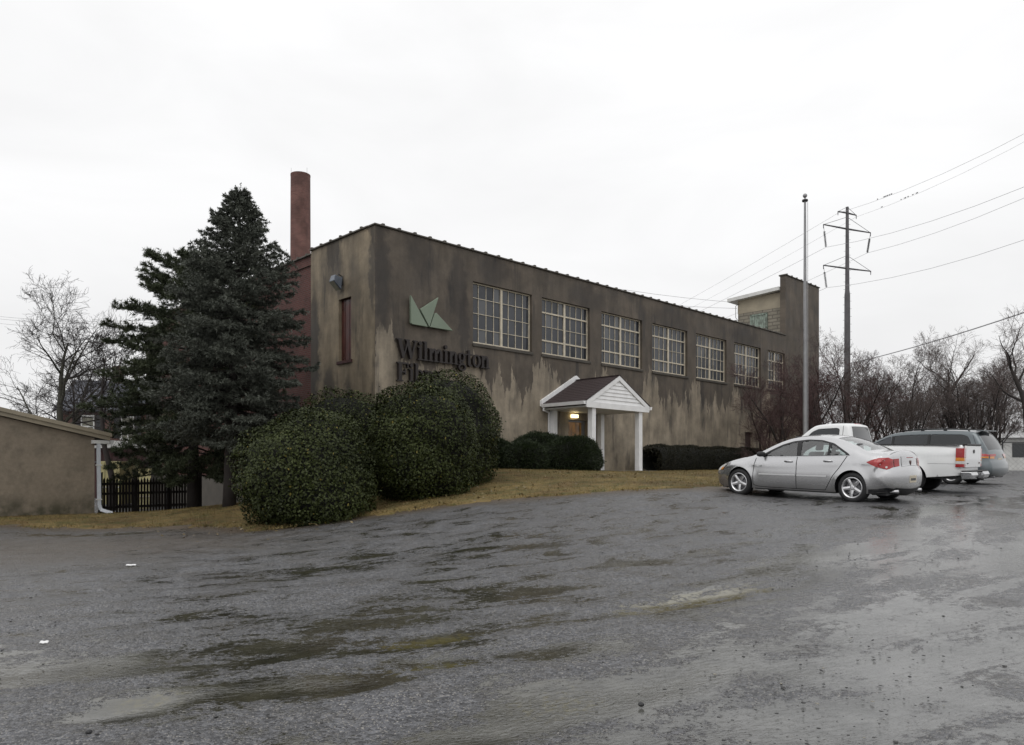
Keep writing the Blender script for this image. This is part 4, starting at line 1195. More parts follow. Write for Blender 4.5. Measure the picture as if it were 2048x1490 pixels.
        pts += [tuple(v) for v in q]
        r = delaunay_2d_cdt([Vector(p) for p in pts], ed, [], 0, 1e-5)
        V = np.array([(v.x, v.y) for v in r[0]]); Fc = np.array([f for f in r[2] if len(f) == 3])
        c = V[Fc].mean(1); k = inpoly(c[:, 0], c[:, 1], o)
        for h in holes: k &= ~inpoly(c[:, 0], c[:, 1], h)
        return V, Fc[k]
    def patch(s, mb, poly, off=0.0, holes=(), step=.06, sides=(1, -1), rings=False):
        V, Fc = s.cdt(poly, holes, step, rings); yy = s.y(V) + off
        for sg in sides:
            mb.add([(v[0], sg * q, v[1]) for v, q in zip(V, yy)], [tuple(f) if sg < 0 else tuple(f[::-1]) for f in Fc])
    def idx(s, x, z): return int(((s.U - (x, z)) ** 2).sum(1).argmin())
    def strip(s, mb, i0, i1, t0=-1.0, t1=1.0, off=0.0, crown=.04, m=12, skip=(), crown_end=.09):
        yc = s.y(s.U); base = len(mb.v); rows = list(range(i0, i1 + 1))
        ts = np.linspace(t0, t1, m + 1)
        if (t0, t1) == (-1.0, 1.0): ts = np.array(sorted(set(np.round(list(ts) + [-.9, .9], 4)))); ts = np.array([t for t in ts if not (.86 < abs(t) < .899 or .901 < abs(t) < .96)])
        for i in rows:
            cr = crown + (crown_end - crown) * s.E[i]
            for t in ts:
                c = (cr * (1 - t * t)) + off
                mb.v.append((s.U[i][0] + s.N[i][0] * c, yc[i] * t, s.U[i][1] + s.N[i][1] * c))
        w_ = len(ts)
        for a in range(len(rows) - 1):
            for b in range(w_ - 1):
                tm = (ts[b] + ts[b+1]) / 2
                if any(r0 <= rows[a] < r1 and abs(tm) < .9 for r0, r1 in skip): continue
                q = base + a * w_ + b; mb.f.append((q, q + 1, q + w_ + 1, q + w_))
    def at(s, x, z, off=0.0): return Vector((x, float(s.y([(x, z)])[0]) + off, z))
def pair(c, name, mat, parent, polys=(), strips=(), fn=None, smooth=True, bevel=0, fix=True):
    """one part for each flank: polys (polygon, offset, holes, step), strips (i0, i1, t0, t1, offset)"""
    out = []
    for sg in (1, -1):
        mb = MB()
        for p in polys: c.patch(mb, p[0], p[1], p[2], p[3], (sg,), len(p) > 4)
        for i0, i1, t0, t1, off in strips:
            a, b = (t0, t1) if sg > 0 else (-t1, -t0)
            c.strip(mb, i0, i1, a, b, off, c.crown[0], 6, crown_end=c.crown[1])
        if fn: fn(mb, sg)
        out.append(mb.build(name, mat, parent, smooth, fix=fix, bevel=bevel))
    return out
def wheel(parent, x, ysign, ytrack, r, width, rim_r, spokes, steer=0, rimmat='rim'):
    mb = MB(); wd = width
    mb.lathe([(rim_r - .012, -.04), (rim_r, 0), (r - .05, .005), (r - .015, -.018), (r, -.045), (r, -wd + .04), (r - .02, -wd + .01), (rim_r, -wd), (rim_r - .012, -wd + .03)], 40, 'y')
    mb.lathe([(rim_r, -.115), (.0, -.115)], 28, 'y')
    for k in range(56):
        a = 2 * math.pi * k / 56; ca, sa = math.cos(a), math.sin(a)
        mb.beam((ca * (r + .002), -.05, sa * (r + .002)), (ca * (r + .002), -wd + .05, sa * (r + .002)), .006, .012, (ca, 0, sa))
    t = mb.build('wheel', M['rubber'], parent, True)
    t.location = (x, ysign * ytrack, r); t.scale = (1, ysign, 1)
    t.rotation_euler = (0, rnd.uniform(0, 1.2), 0)
    mb = MB(); mb.lathe([(rim_r + .004, -.002), (rim_r - .012, .004), (rim_r - .03, -.012), (rim_r - .04, -.06), (rim_r - .045, -.11)], 40, 'y')
    if spokes:
        for k in range(spokes):
            a = 2 * math.pi * k / spokes; d = Vector((math.cos(a), 0, math.sin(a))); q = Vector((-d.z, 0, d.x))
            w0, w1 = (.042, .030) if spokes == 5 else (.034, .026)
            pi_, po = d * .04, d * (rim_r - .022)
            V = []
            for (p, ww, yf) in ((pi_, w0, -.030), (d * rim_r * .55, (w0 + w1) / 2, -.016), (po, w1 * 1.25, -.012)):
                V += [p - q * ww + Vector((0, yf - .006, 0)), p + Vector((0, yf + .006, 0)), p + q * ww + Vector((0, yf - .006, 0)), p + q * ww * .8 + Vector((0, yf - .05, 0)), p - q * ww * .8 + Vector((0, yf - .05, 0))]
            mb.add(V, [(i*5+j, i*5+(j+1) % 5, i*5+5+(j+1) % 5, i*5+5+j) for i in range(2) for j in range(5)])
        mb.lathe([(.0, -.014), (.03, -.014), (.05, -.022), (.062, -.04), (.062, -.08)], 20, 'y')
        for k in range(5):
            a = 2 * math.pi * (k + .5) / 5; mb.lathe([(0, -.026), (.009, -.026), (.009, -.04)], 6, 'y', (.045 * math.cos(a), 0, .045 * math.sin(a)))
    o = mb.build('rim', M[rimmat], t, False)
    mb = MB(); mb.lathe([(0.05, -.085), (rim_r * .72, -.085), (rim_r * .72, -.10), (.05, -.10)], 28, 'y'); mb.build('brake_disc', M['galv'], t, True)
    return t
def liners(c, mb, depth=.36):
    for wx in c.wheels:
        n = 18; a0 = math.asin(min(.99, max(-.99, (c.zs - c.rw) / c.ra)))
        for sg in (1, -1):
            pr = []
            for k in range(n + 1):
                a = math.pi - a0 + (2 * a0 - math.pi) * k / n; x, z = wx + (c.ra + .006) * math.cos(a), c.rw + (c.ra + .006) * math.sin(a)
                yo = float(c.y([(x, z)])[0]) - .012; pr.append(((x, sg * yo, z), (x, sg * (c.hw - depth), z)))
            for a, b in zip(pr[:-1], pr[1:]): mb.quad(a[0], b[0], b[1], a[1])
            mb.add([p[1] for p in pr], [tuple(range(len(pr)))])
def under(c, mb, x0, x1):
    ws = sorted(c.wheels)
    mb.box(x0, x1, -c.hw + .37, c.hw - .37, c.zs - .02, c.zs + .16)
    for a, b in ((x0, ws[0] - c.ra - .02), (ws[0] + c.ra + .02, ws[1] - c.ra - .02), (ws[1] + c.ra + .02, x1)):
        if b > a:
            ya = min(float(c.y([(a, c.zs + .1)])[0]), float(c.y([(b, c.zs + .1)])[0])) - .06
            for sg in (1, -1): mb.box(a, b, min(sg * (c.hw - .365), sg * ya), max(sg * (c.hw - .365), sg * ya), c.zs - .03, c.zs + .10)
def park(root, x, y, phi, dz=0):
    """front axis points along (-sin phi, cos phi); the car tilts with the ground"""
    h = Vector((-math.sin(phi), math.cos(phi), 0)); l = Vector((-h.y, h.x, 0))
    z = lambda p: gz(p.x, p.y)
    c = Vector((x, y, 0)); hf = (z(c + h * 1.4) - z(c - h * 1.4)) / 2.8; hl_ = (z(c + l * .75) - z(c - l * .75)) / 1.5
    X = Vector((h.x, h.y, hf)).normalized(); Yv = Vector((l.x, l.y, hl_)); Yv = (Yv - X * Yv.dot(X)).normalized(); Z = X.cross(Yv)
    zc = (z(c + h * 1.4) + z(c - h * 1.4) + z(c)) / 3
    root.matrix_world = Matrix(((X.x, Yv.x, Z.x, x), (X.y, Yv.y, Z.y, y), (X.z, Yv.z, Z.z, zc + dz - .012), (0, 0, 0, 1)))
def seams(c, lines, mat, parent, wd=.007, name='shut_or_crease_line'):
    for sg in (1, -1):
        mb = MB()
        for ln in lines:
            p = resample(chaikin(ln, 2), .05); T = np.gradient(p, axis=0); T /= np.linalg.norm(T, axis=1, keepdims=True); Nn = np.c_[-T[:, 1], T[:, 0]]
            a, b = p + Nn * wd, p - Nn * wd; ya, yb = c.y(a) + .004, c.y(b) + .004
            for i in range(len(p) - 1): mb.quad((a[i][0], sg*ya[i], a[i][1]), (b[i][0], sg*yb[i], b[i][1]), (b[i+1][0], sg*yb[i+1], b[i+1][1]), (a[i+1][0], sg*ya[i+1], a[i+1][1]))
        mb.build(name, mat, parent, True, fix=False)

# ---- silver sedan
def sedan(name, label):
    root = empty(name); tag(root, label, 'car')
    U = [(2.20,.20),(2.33,.22),(2.385,.34),(2.40,.50),(2.39,.60),(2.31,.70),(2.16,.765),(1.75,.87),(1.35,.945),(1.12,.985),(.80,1.155),(.45,1.325),(.12,1.425),(-.25,1.462),(-.62,1.452),(-.95,1.40),(-1.35,1.245),(-1.72,1.095),(-1.95,1.075),(-2.24,1.072),(-2.30,1.03),(-2.32,.80),(-2.36,.755),(-2.405,.66),(-2.405,.45),(-2.36,.30),(-2.28,.27)]
    c = Car(U, .905, lambda x: .955 - .035 * x + 0 * x, (1.43, -1.42), .333, .385, .215, .40, (.27, .50), (.10, .17), maxw=.55, flare=.022, crown=(.045, .10))
    dlo = rounded([(.93,.965),(.66,1.115),(.36,1.262),(.08,1.345),(-.28,1.385),(-.62,1.372),(-.92,1.30),(-1.30,1.075),(-1.34,1.03),(-1.18,1.018),(.2,.972)], .05)
    dlo = dense(dlo, .07)
    w1_ = dense(rounded([(.80,.985),(.58,1.115),(.30,1.245),(.07,1.31),(-.02,1.325),(-.08,.995),(.2,.987)], .035), .07)
    w2_ = dense(rounded([(-.17,1.0),(-.14,1.345),(-.35,1.357),(-.62,1.340),(-.80,1.295),(-.815,1.03)], .035), .07)
    w3_ = dense(rounded([(-.86,1.035),(-.855,1.275),(-.93,1.25),(-1.24,1.058),(-1.22,1.045)], .025), .06)
    iw0, iw1 = c.idx(1.10,.995), c.idx(.20,1.40); ir0, ir1 = c.idx(-.90,1.41), c.idx(-1.66,1.125)
    mb = MB()
    c.patch(mb, c.outline, 0, [dlo], .07, rings=True)
    c.strip(mb, 0, len(c.U) - 1, crown=.045, skip=((iw0, iw1), (ir0, ir1)), crown_end=.10)
    mb.build('body', M['silver'], root, True, merge=.0015)
    pair(c, 'window_trim', M['black'], root, [(dlo, -.004, [w1_, w2_, w3_], .06)])
    for nm, wp in (('side_window', w1_), ('side_window', w2_), ('quarter_window', w3_)):
        pair(c, nm, M['glass'], root, [(wp, -.014, [], .08)])
    mb = MB(); c.strip(mb, iw0, iw1, -.905, .905, -.004, .045, 10, crown_end=.10); mb.build('windshield', M['glass'], root, True)
    mb = MB(); c.strip(mb, ir0, ir1, -.905, .905, -.004, .045, 10, crown_end=.10); mb.build('rear_window', M['glass'], root, True)
    # doors: shut lines, handles, mouldings, belt strip
    seams(c, [[(1.02,.30),(1.03,.62),(.98,.94)], [(-.10,.985),(-.105,.60),(-.10,.24)], [(-1.28,1.03),(-1.16,.80),(-.98,.58),(-.90,.42),(-.80,.25)], [(1.02,.30),(.9,.245),(-.80,.25)]], M['black'], root)
    seams(c, [[(2.36,.62),(1.95,.66),(1.72,.70)]], M['black'], root, .004)
    def side_box(x0, x1, z0, z1, th, mat, name, both=True):
        for sg in (1, -1):
            mb = MB(); xs_ = np.linspace(x0, x1, 9)
            for a, b in zip(xs_[:-1], xs_[1:]):
                q = [c.y([(a, z0)])[0], c.y([(b, z0)])[0], c.y([(b, z1)])[0], c.y([(a, z1)])[0]]
                mb.add([(a, sg*(q[0]-.005), z0), (b, sg*(q[1]-.005), z0), (b, sg*(q[2]-.005), z1), (a, sg*(q[3]-.005), z1), (a, sg*(q[0]+th), z0+.006), (b, sg*(q[1]+th), z0+.006), (b, sg*(q[2]+th), z1-.006), (a, sg*(q[3]+th), z1-.006)],
                       [(4,5,6,7),(0,1,5,4),(2,3,7,6)] + ([(0,4,7,3)] if a == x0 else []) + ([(1,2,6,5)] if b == x1 else []))
            mb.build(name, mat, root, False, fix=False, merge=.0005)
    side_box(.86, -.09, .538, .572, .022, M['trim_light'], 'side_moulding'); side_box(-.125, -.84, .538, .572, .022, M['trim_light'], 'side_moulding')
    seams(c, [[(.88,.972),(.2,.982),(-.6,1.003),(-1.30,1.03)]], M['chrome'], root, .006, 'belt_strip')
    for x in (.10, -.86):
        z = .875 if x > 0 else .90; yb = float(c.y([(x, z)])[0])
        hs_ = pair(c, 'door_handle', M['chrome'], root, fn=lambda mb, sg: mb.tube([(x + .10, sg*(yb - .01), z - .005), (x + .085, sg*(yb + .028), z), (x, sg*(yb + .036), z + .004), (x - .085, sg*(yb + .03), z + .002), (x - .10, sg*(yb - .01), z)], [.014, .018, .019, .018, .014], 8))
        pair(c, 'handle_recess', M['interior'], root, [([(x + .06 * math.cos(a), z - .003 + .024 * math.sin(a)) for a in np.linspace(0, 2 * math.pi, 14, endpoint=False)], .004, [], .05)])
    for sg in (1, -1):
        mb = MB(); yb = float(c.y([(.84, .99)])[0]); mb.add([], [])
        ell = []
        for i in range(7):
            b = -math.pi/2 + math.pi * i / 6
            for k in range(12):
                a = 2 * math.pi * k / 12; ell.append((.80 + .05 * math.sin(b) + .055 * math.cos(a) * math.cos(b) * .8, sg * (yb + .10 + .105 * math.sin(b)), 1.035 + .062 * math.sin(a) * (math.cos(b) ** .5 if math.cos(b) > 0 else 0)))
        mb.add(ell, [(i*12+k, i*12+(k+1) % 12, i*12+12+(k+1) % 12, i*12+12+k) for i in range(6) for k in range(12)])
        mb.beam((.82, sg * (yb - .02), .995), (.81, sg * (yb + .06), 1.02), .05, .03)
        mb.build('mirror', M['black'], root, True)
    # lights
    i0, i1 = c.idx(-2.31,.97), c.idx(-2.325,.79)
    tls = pair(c, 'taillight', M['lens_red'], root, [([(-1.78,.895),(-1.90,.945),(-2.04,.985),(-2.235,1.0)] + [tuple(q) for q in c.U[i0:i1+1]] + [(-2.29,.76),(-2.24,.745),(-2.03,.795),(-1.88,.85)], .012, [], .03, 1)], [(i0, i1, .74, 1.0, .012)])
    for tl, sg in zip(tls, (1, -1)):
        mb = MB(); c.patch(mb, [(-2.235 + .020 * math.cos(a), .795 + .022 * math.sin(a)) for a in np.linspace(0, 6.28, 14, endpoint=False)], .020, [], .03, (sg,)); mb.build('reversing_lamp', M['lens_clear'], tl, True)
    i0, i1 = c.idx(2.375,.615), c.idx(2.28,.715)
    hls = pair(c, 'headlight', M['lens_clear'], root, [(rounded([(2.36,.605),(2.27,.70),(2.07,.775),(1.93,.775),(2.03,.685),(2.22,.605)], .03), .010, [], .03, 1)], [(i0, i1, .62, 1.0, .010)])
    for hl, sg in zip(hls, (1, -1)):
        mb = MB(); c.patch(mb, rounded([(2.16,.63),(2.08,.70),(2.0,.70),(2.06,.63)], .02), .016, [], .03, (sg,)); mb.build('side_marker', M['lens_amber'], hl, True)
    # trunk lid, spoiler, plate recess, badge
    k0, k1 = c.idx(-1.76,1.088), c.idx(-2.325,.79)
    mb = MB()
    iA, iB = c.idx(-2.31,1.0), c.idx(-2.34,.775)
    c.strip(mb, iA, iB, -.60, .60, .008, .045, 10, crown_end=.10); mb.build('trunk_lid', M['silver'], root, True, fix=False)
    mb = MB()
    yw = .60
    rows = []
    for k in range(15):
        t = -1 + 2 * k / 14; x = -2.19 - .05 * (1 - t * t) * 1; zb_ = 1.068 + .045 * (1 - t * t); up = .035 * (1 - abs(t) ** 6)
        rows += [(x + .16, t * yw, zb_ - .005), (x + .05, t * yw, zb_ + up * .7), (x - .035, t * yw, zb_ + up), (x - .03, t * yw, zb_ + up - .018), (x + .01, t * yw, zb_ - .02)]
    mb.add(rows, [(i*5+j, i*5+(j+1) % 5, i*5+5+(j+1) % 5, i*5+5+j) for i in range(14) for j in range(5)] + [(0,1,2,3,4), (74,73,72,71,70)])
    mb.build('spoiler', M['silver'], root, True)
    mb = MB(); xb = -2.50
    mb.box(xb + .02, xb + .035, -.26, .26, .44, .60)
    mb.build('plate_recess', M['black'], root)
    mb = MB(); mb.box(xb - .005, xb + .018, -.155, .155, .455, .61); pl = mb.build('number_plate', M['cream'], root, bevel=.004)
    mb = MB(); mb.box(xb - .008, xb - .0055, -.12, .12, .50, .55); mb.build('plate_band', M['interior'], pl)
    mb = MB(); mb.prism([(-.022, .90), (0, .82), (.022, .90), (0, .935)], 'yz', -2.440, -2.425); mb.build('emblem', M['red_board'], root)
    mb = MB(); mb.box(-2.415, -2.40, -.13, .13, .985, 1.0); mb.build('brake_lamp', M['lens_red'], root)
    # dark lower valance, exhausts
    iv = c.idx(-2.385,.36); mb = MB(); c.patch(mb, [(-1.835,.225),(-1.845,.31),(-2.1,.335),(-2.30,.35)] + [tuple(q) for q in c.U[iv:]], .008, [], .03, rings=True); c.strip(mb, iv, len(c.U) - 1, -1.0, 1.0, .008, .045, 10, crown_end=.10); mb.build('rear_valance', M['black'], root, True)
    pair(c, 'exhaust_pipe', M['chrome'], root, fn=lambda mb, sg: mb.tube([(-2.0, sg * .55, .27), (-2.43, sg * .55, .275)], .036, 12))
    mb = MB(); under(c, mb, -2.2, 2.15); liners(c, mb); mb.build('underbody', M['black'], root, fix=False)
    # cabin
    mb = MB(); mb.box(-1.5, 1.3, -.74, .74, .36, .42); mb.box(.75, 1.15, -.72, .72, .42, .93); mb.box(-1.75, -1.32, -.70, .70, .4, 1.0); mb.build('cabin_floor', M['interior'], root)
    for sg in (1, -1):
        for x in (-.05, -.98):
            mb = MB(); yc = sg * .37
            def rb(x0, x1, z0, z1, w0, w1, lean):
                V = [(x0, yc - w0, z0), (x1, yc - w0, z0), (x1, yc + w0, z0), (x0, yc + w0, z0), (x0 - lean, yc - w1, z1), (x1 - lean, yc - w1, z1), (x1 - lean, yc + w1, z1), (x0 - lean, yc + w1, z1)]
                mb.add(V, [(0,3,2,1),(4,5,6,7),(0,1,5,4),(1,2,6,5),(2,3,7,6),(3,0,4,7)])
            rb(x - .1, x + .42, .42, .60, .25, .25, 0); rb(x - .18, x + .0, .58, 1.10, .25, .21, .18); rb(x - .36, x - .27, 1.13, 1.30, .13, .115, .03)
            mb.build('seat', M['interior'], root, bevel=.04)
    mb = MB(); n = 24
    ce = Vector((.52, .37, .93)); ax = Vector((-.9, 0, .42)).normalized(); u1 = Vector((0, 1, 0)); u2 = ax.cross(u1)
    mb.tube([ce + (u1 * math.cos(2*math.pi*k/n) + u2 * math.sin(2*math.pi*k/n)) * .185 for k in range(n + 1)], .014, 6, False)
    mb.tube([ce - u1 * .18, ce, ce + u1 * .18], .02, 6); mb.tube([ce, ce - ax * .3], .03, 6); mb.build('steering_wheel', M['black'], root, True)
    for x in c.wheels:
        for sg in (1, -1): wheel(root, x, sg, .895, .333, .225, .232, 5)
    return root
def warp(o, x0, k):
    """shorten the overhang behind (k for x < x0)"""
    for ch in o.children:
        if ch.type == 'MESH' and not ch.name.startswith('wheel'):
            for v in ch.data.vertices:
                if v.co.x < x0: v.co.x = x0 + (v.co.x - x0) * k
                elif v.co.x > -x0: v.co.x = -x0 + (v.co.x + x0) * (k - .02)
        if not ch.name.startswith('wheel'): warp(ch, x0, k)
sed = sedan('sedan', 'silver four door sedan with five spoke alloys parked nearest the camera')
def rear_to_mid(px, Y, phi, wb, track):
    """near rear wheel seen at px and depth Y -> midpoint of the wheelbase"""
    p = Vector((P(px, 0, Y).x, Y)); h = Vector((-math.sin(phi), math.cos(phi))); rgt = Vector((h.y, -h.x))
    m = p + h * wb / 2 + rgt * track; return m.x, m.y
warp(sed, -1.42, .83)
ph = R(38.9); x, y = rear_to_mid(1705, 16.35, ph, 2.85, .86); park(sed, x, y, ph)

# ---- white pickup
def pickup():
    root = empty('pickup_truck'); tag(root, 'white extended cab pickup parked between the silver sedan and the grey van', 'pickup')
    U = [(2.24,.42),(2.36,.45),(2.39,.62),(2.37,.92),(2.31,1.02),(2.1,1.07),(1.85,1.12),(1.66,1.18),(1.36,1.48),(1.0,1.80),(.83,1.865),(.3,1.90),(0,1.885),(-.08,1.83),(-.18,1.32),(-.21,1.275),(-.5,1.27),(-2.80,1.29),(-2.94,1.29),(-2.955,1.24),(-2.955,.74),(-2.95,.56),(-2.90,.50)]
    c = Car(U, .99, lambda x: 1.20 - .05 * np.clip(x - 1.5, 0, 1), (1.69, -1.69), .385, .455, .43, .24, (.10, .18), (.06, .10), tuck=.04, flare=.03, maxw=.75, crown=(.03, .03))
    w1_ = dense(rounded([(1.33,1.28),(.98,1.66),(.80,1.745),(.28,1.77),(.20,1.74),(.18,1.27)], .06), .08)
    ir0, ir1 = c.idx(-.07,1.80), c.idx(-.17,1.34); iw0, iw1 = c.idx(1.60,1.31), c.idx(1.0,1.80); ib0, ib1 = c.idx(-.32,1.273), c.idx(-2.88,1.29)
    mb = MB(); c.patch(mb, c.outline, 0, [w1_], .08, rings=True); c.strip(mb, 0, len(c.U) - 1, crown=.03, skip=((iw0, iw1), (ir0, ir1), (ib0, ib1)), crown_end=.03)
    mb.build('body', M['whitecar'], root, True, merge=.0015)
    pair(c, 'side_window', M['tint'], root, [(w1_, -.012, [], .09)])
    mb = MB(); c.strip(mb, iw0, iw1, -.905, .905, -.004, .03, 8, crown_end=.03); mb.build('windshield', M['tint'], root, True)
    mb = MB(); c.strip(mb, ir0, ir1, -.905, .905, -.004, .03, 8, crown_end=.03); mb.build('rear_window', M['tint'], root, True)
    seams(c, [[(1.38,.50),(1.40,1.0),(1.36,1.22)], [(.10,1.83),(.09,1.0),(.085,.47)], [(-.25,1.26),(-.25,.45)], [(2.2,.66),(2.37,.66)]], M['black'], root, .006)
    seams(c, [[(-2.16,.80),(-2.92,.80)]], M['interior'], root, .003)  # crease in the bed side: its shade painted as a thin grey ribbon
    # bed: floor and inner walls below the rails
    mb = MB(); mb.box(-2.86, -.28, -.74, .74, .74, .78); bd = mb.build('bed', M['interior'], root)
    pair(c, 'bed_wall', M['interior'], root, fn=lambda mb, sg: mb.box(-2.86, -.30, min(sg*.80, sg*.742), max(sg*.80, sg*.742), .782, 1.262), smooth=False)
    mb = MB(); mb.box(-.30, -.24, -.74, .74, .783, 1.25); mb.build('bed_front', M['whitecar'], root)
    pair(c, 'bed_rail', M['black'], root, fn=lambda mb, sg: mb.box(-2.88, -.32, min(sg*.78, sg*.93), max(sg*.78, sg*.93), 1.293, 1.312), smooth=False, bevel=.006)
    tg_ = MB(); tg_.box(-3.020, -2.972, -.80, .80, .70, 1.28); t = tg_.build('tailgate', M['whitecar'], root, bevel=.015)
    mb = MB(); mb.box(-3.035, -2.920, -.79, .79, 1.283, 1.33); mb.build('cap_rail', M['black'], t, bevel=.01)
    mb = MB(); mb.prism([(.085 * math.cos(a), 1.13 + .05 * math.sin(a)) for a in np.linspace(0, 6.28, 16, endpoint=False)], 'yz', -3.032, -3.021); mb.build('handle', M['black'], t)
    mb = MB(); mb.box(-3.026, -3.021, -.72, -.56, .80, .84); mb.build('badge', M['red_board'], t); mb = MB(); mb.box(-3.026, -3.021, .56, .72, .80, .825); mb.build('badge', M['interior'], t)
    for sg in (1, -1):
        prof = [(-2.975, sg*.80), (-3.010, sg*.82), (-3.010, sg*.955), (-2.980, sg*.992), (-2.820, sg*.998), (-2.820, sg*.90)]
        segs_ = [(.72, .80, 'lens_red'), (.80, .875, 'lens_clear'), (.875, .965, 'lens_amber'), (.965, 1.215, 'lens_red')]
        r0 = None
        for (z0, z1, mt) in segs_:
            mb = MB(); mb.prism(prof, 'xy', z0 + .001, z1 - .001)
            if r0 is None: r0 = mb.build('taillight', M[mt], root, bevel=.006)
            else: mb.build('lens', M[mt], r0, bevel=.006)
    pr = [(-2.920,.60),(-3.180,.60),(-3.220,.52),(-3.180,.42),(-2.960,.40)]
    for (a, b) in ((-.96, -.34), (.34, .96)):
        mb = MB(); mb.prism(pr, 'xz', a, b); mb.build('bumper_corner', M['chrome'], root, bevel=.02)
    mb = MB()
    mb.prism([(-2.920,.58),(-3.150,.58),(-3.170,.50),(-3.150,.40),(-2.960,.40)], 'xz', -.338, .338)
    bp_ = mb.build('rear_bumper', M['chrome'], root, bevel=.02)
    mb = MB(); mb.box(-3.175, -2.940, -.9, .9, .602, .625); mb.build('step_pad', M['black'], bp_)
    mb = MB(); mb.box(-3.182, -3.172, -.16, .16, .43, .56); mb.build('number_plate', M['interior'], bp_)
    mb = MB(); mb.tube([(-2.920, 0, .42), (-3.270, 0, .40)], .035, 10); mb.build('tow_hitch', M['black'], bp_)
    mb = MB(); mb.box(-.03, .02, -.2, .2, 1.875, 1.915); mb.build('brake_lamp', M['lens_red'], root, bevel=.01)
    x = .36; yb = float(c.y([(x, 1.1)])[0])
    pair(c, 'door_handle', M['black'], root, fn=lambda mb, sg: mb.tube([(x + .09, sg*(yb-.01), 1.1), (x, sg*(yb+.03), 1.105), (x - .09, sg*(yb-.01), 1.1)], .018, 8))
    for sg in (1, -1):
        mb = MB(); yb = float(c.y([(1.3, 1.3)])[0]); mb.box(1.22, 1.35, min(sg*(yb+.07), sg*(yb+.27)), max(sg*(yb+.07), sg*(yb+.27)), 1.27, 1.52); mb.beam((1.28, sg*(yb-.03), 1.32), (1.28, sg*(yb+.08), 1.36), .05, .05); mb.build('mirror', M['black'], root, bevel=.03)
    i0, i1 = c.idx(2.385,.72), c.idx(2.35,.97)
    pair(c, 'headlight', M['lens_clear'], root, [(rounded([(2.36,.72),(2.33,.96),(2.2,.96),(2.21,.74)], .03), .008, [], .04, 1)], [(i0, i1, .55, 1, .008)])
    mb = MB(); c.strip(mb, c.idx(2.387,.66), c.idx(2.36,.95), -.52, .52, .008, .03, 6, crown_end=.03); mb.build('grille', M['dark_metal'], root)
    mb = MB(); under(c, mb, -2.82, 2.2); liners(c, mb, .42); mb.build('underbody', M['black'], root, fix=False)
    for x in c.wheels:
        for sg in (1, -1): wheel(root, x, sg, .97, .385, .26, .215, 6)
    return root
pk = pickup(); ph = R(46.5); x, y = rear_to_mid(1816, 20.35, ph, 3.38, .93); park(pk, x, y, ph)

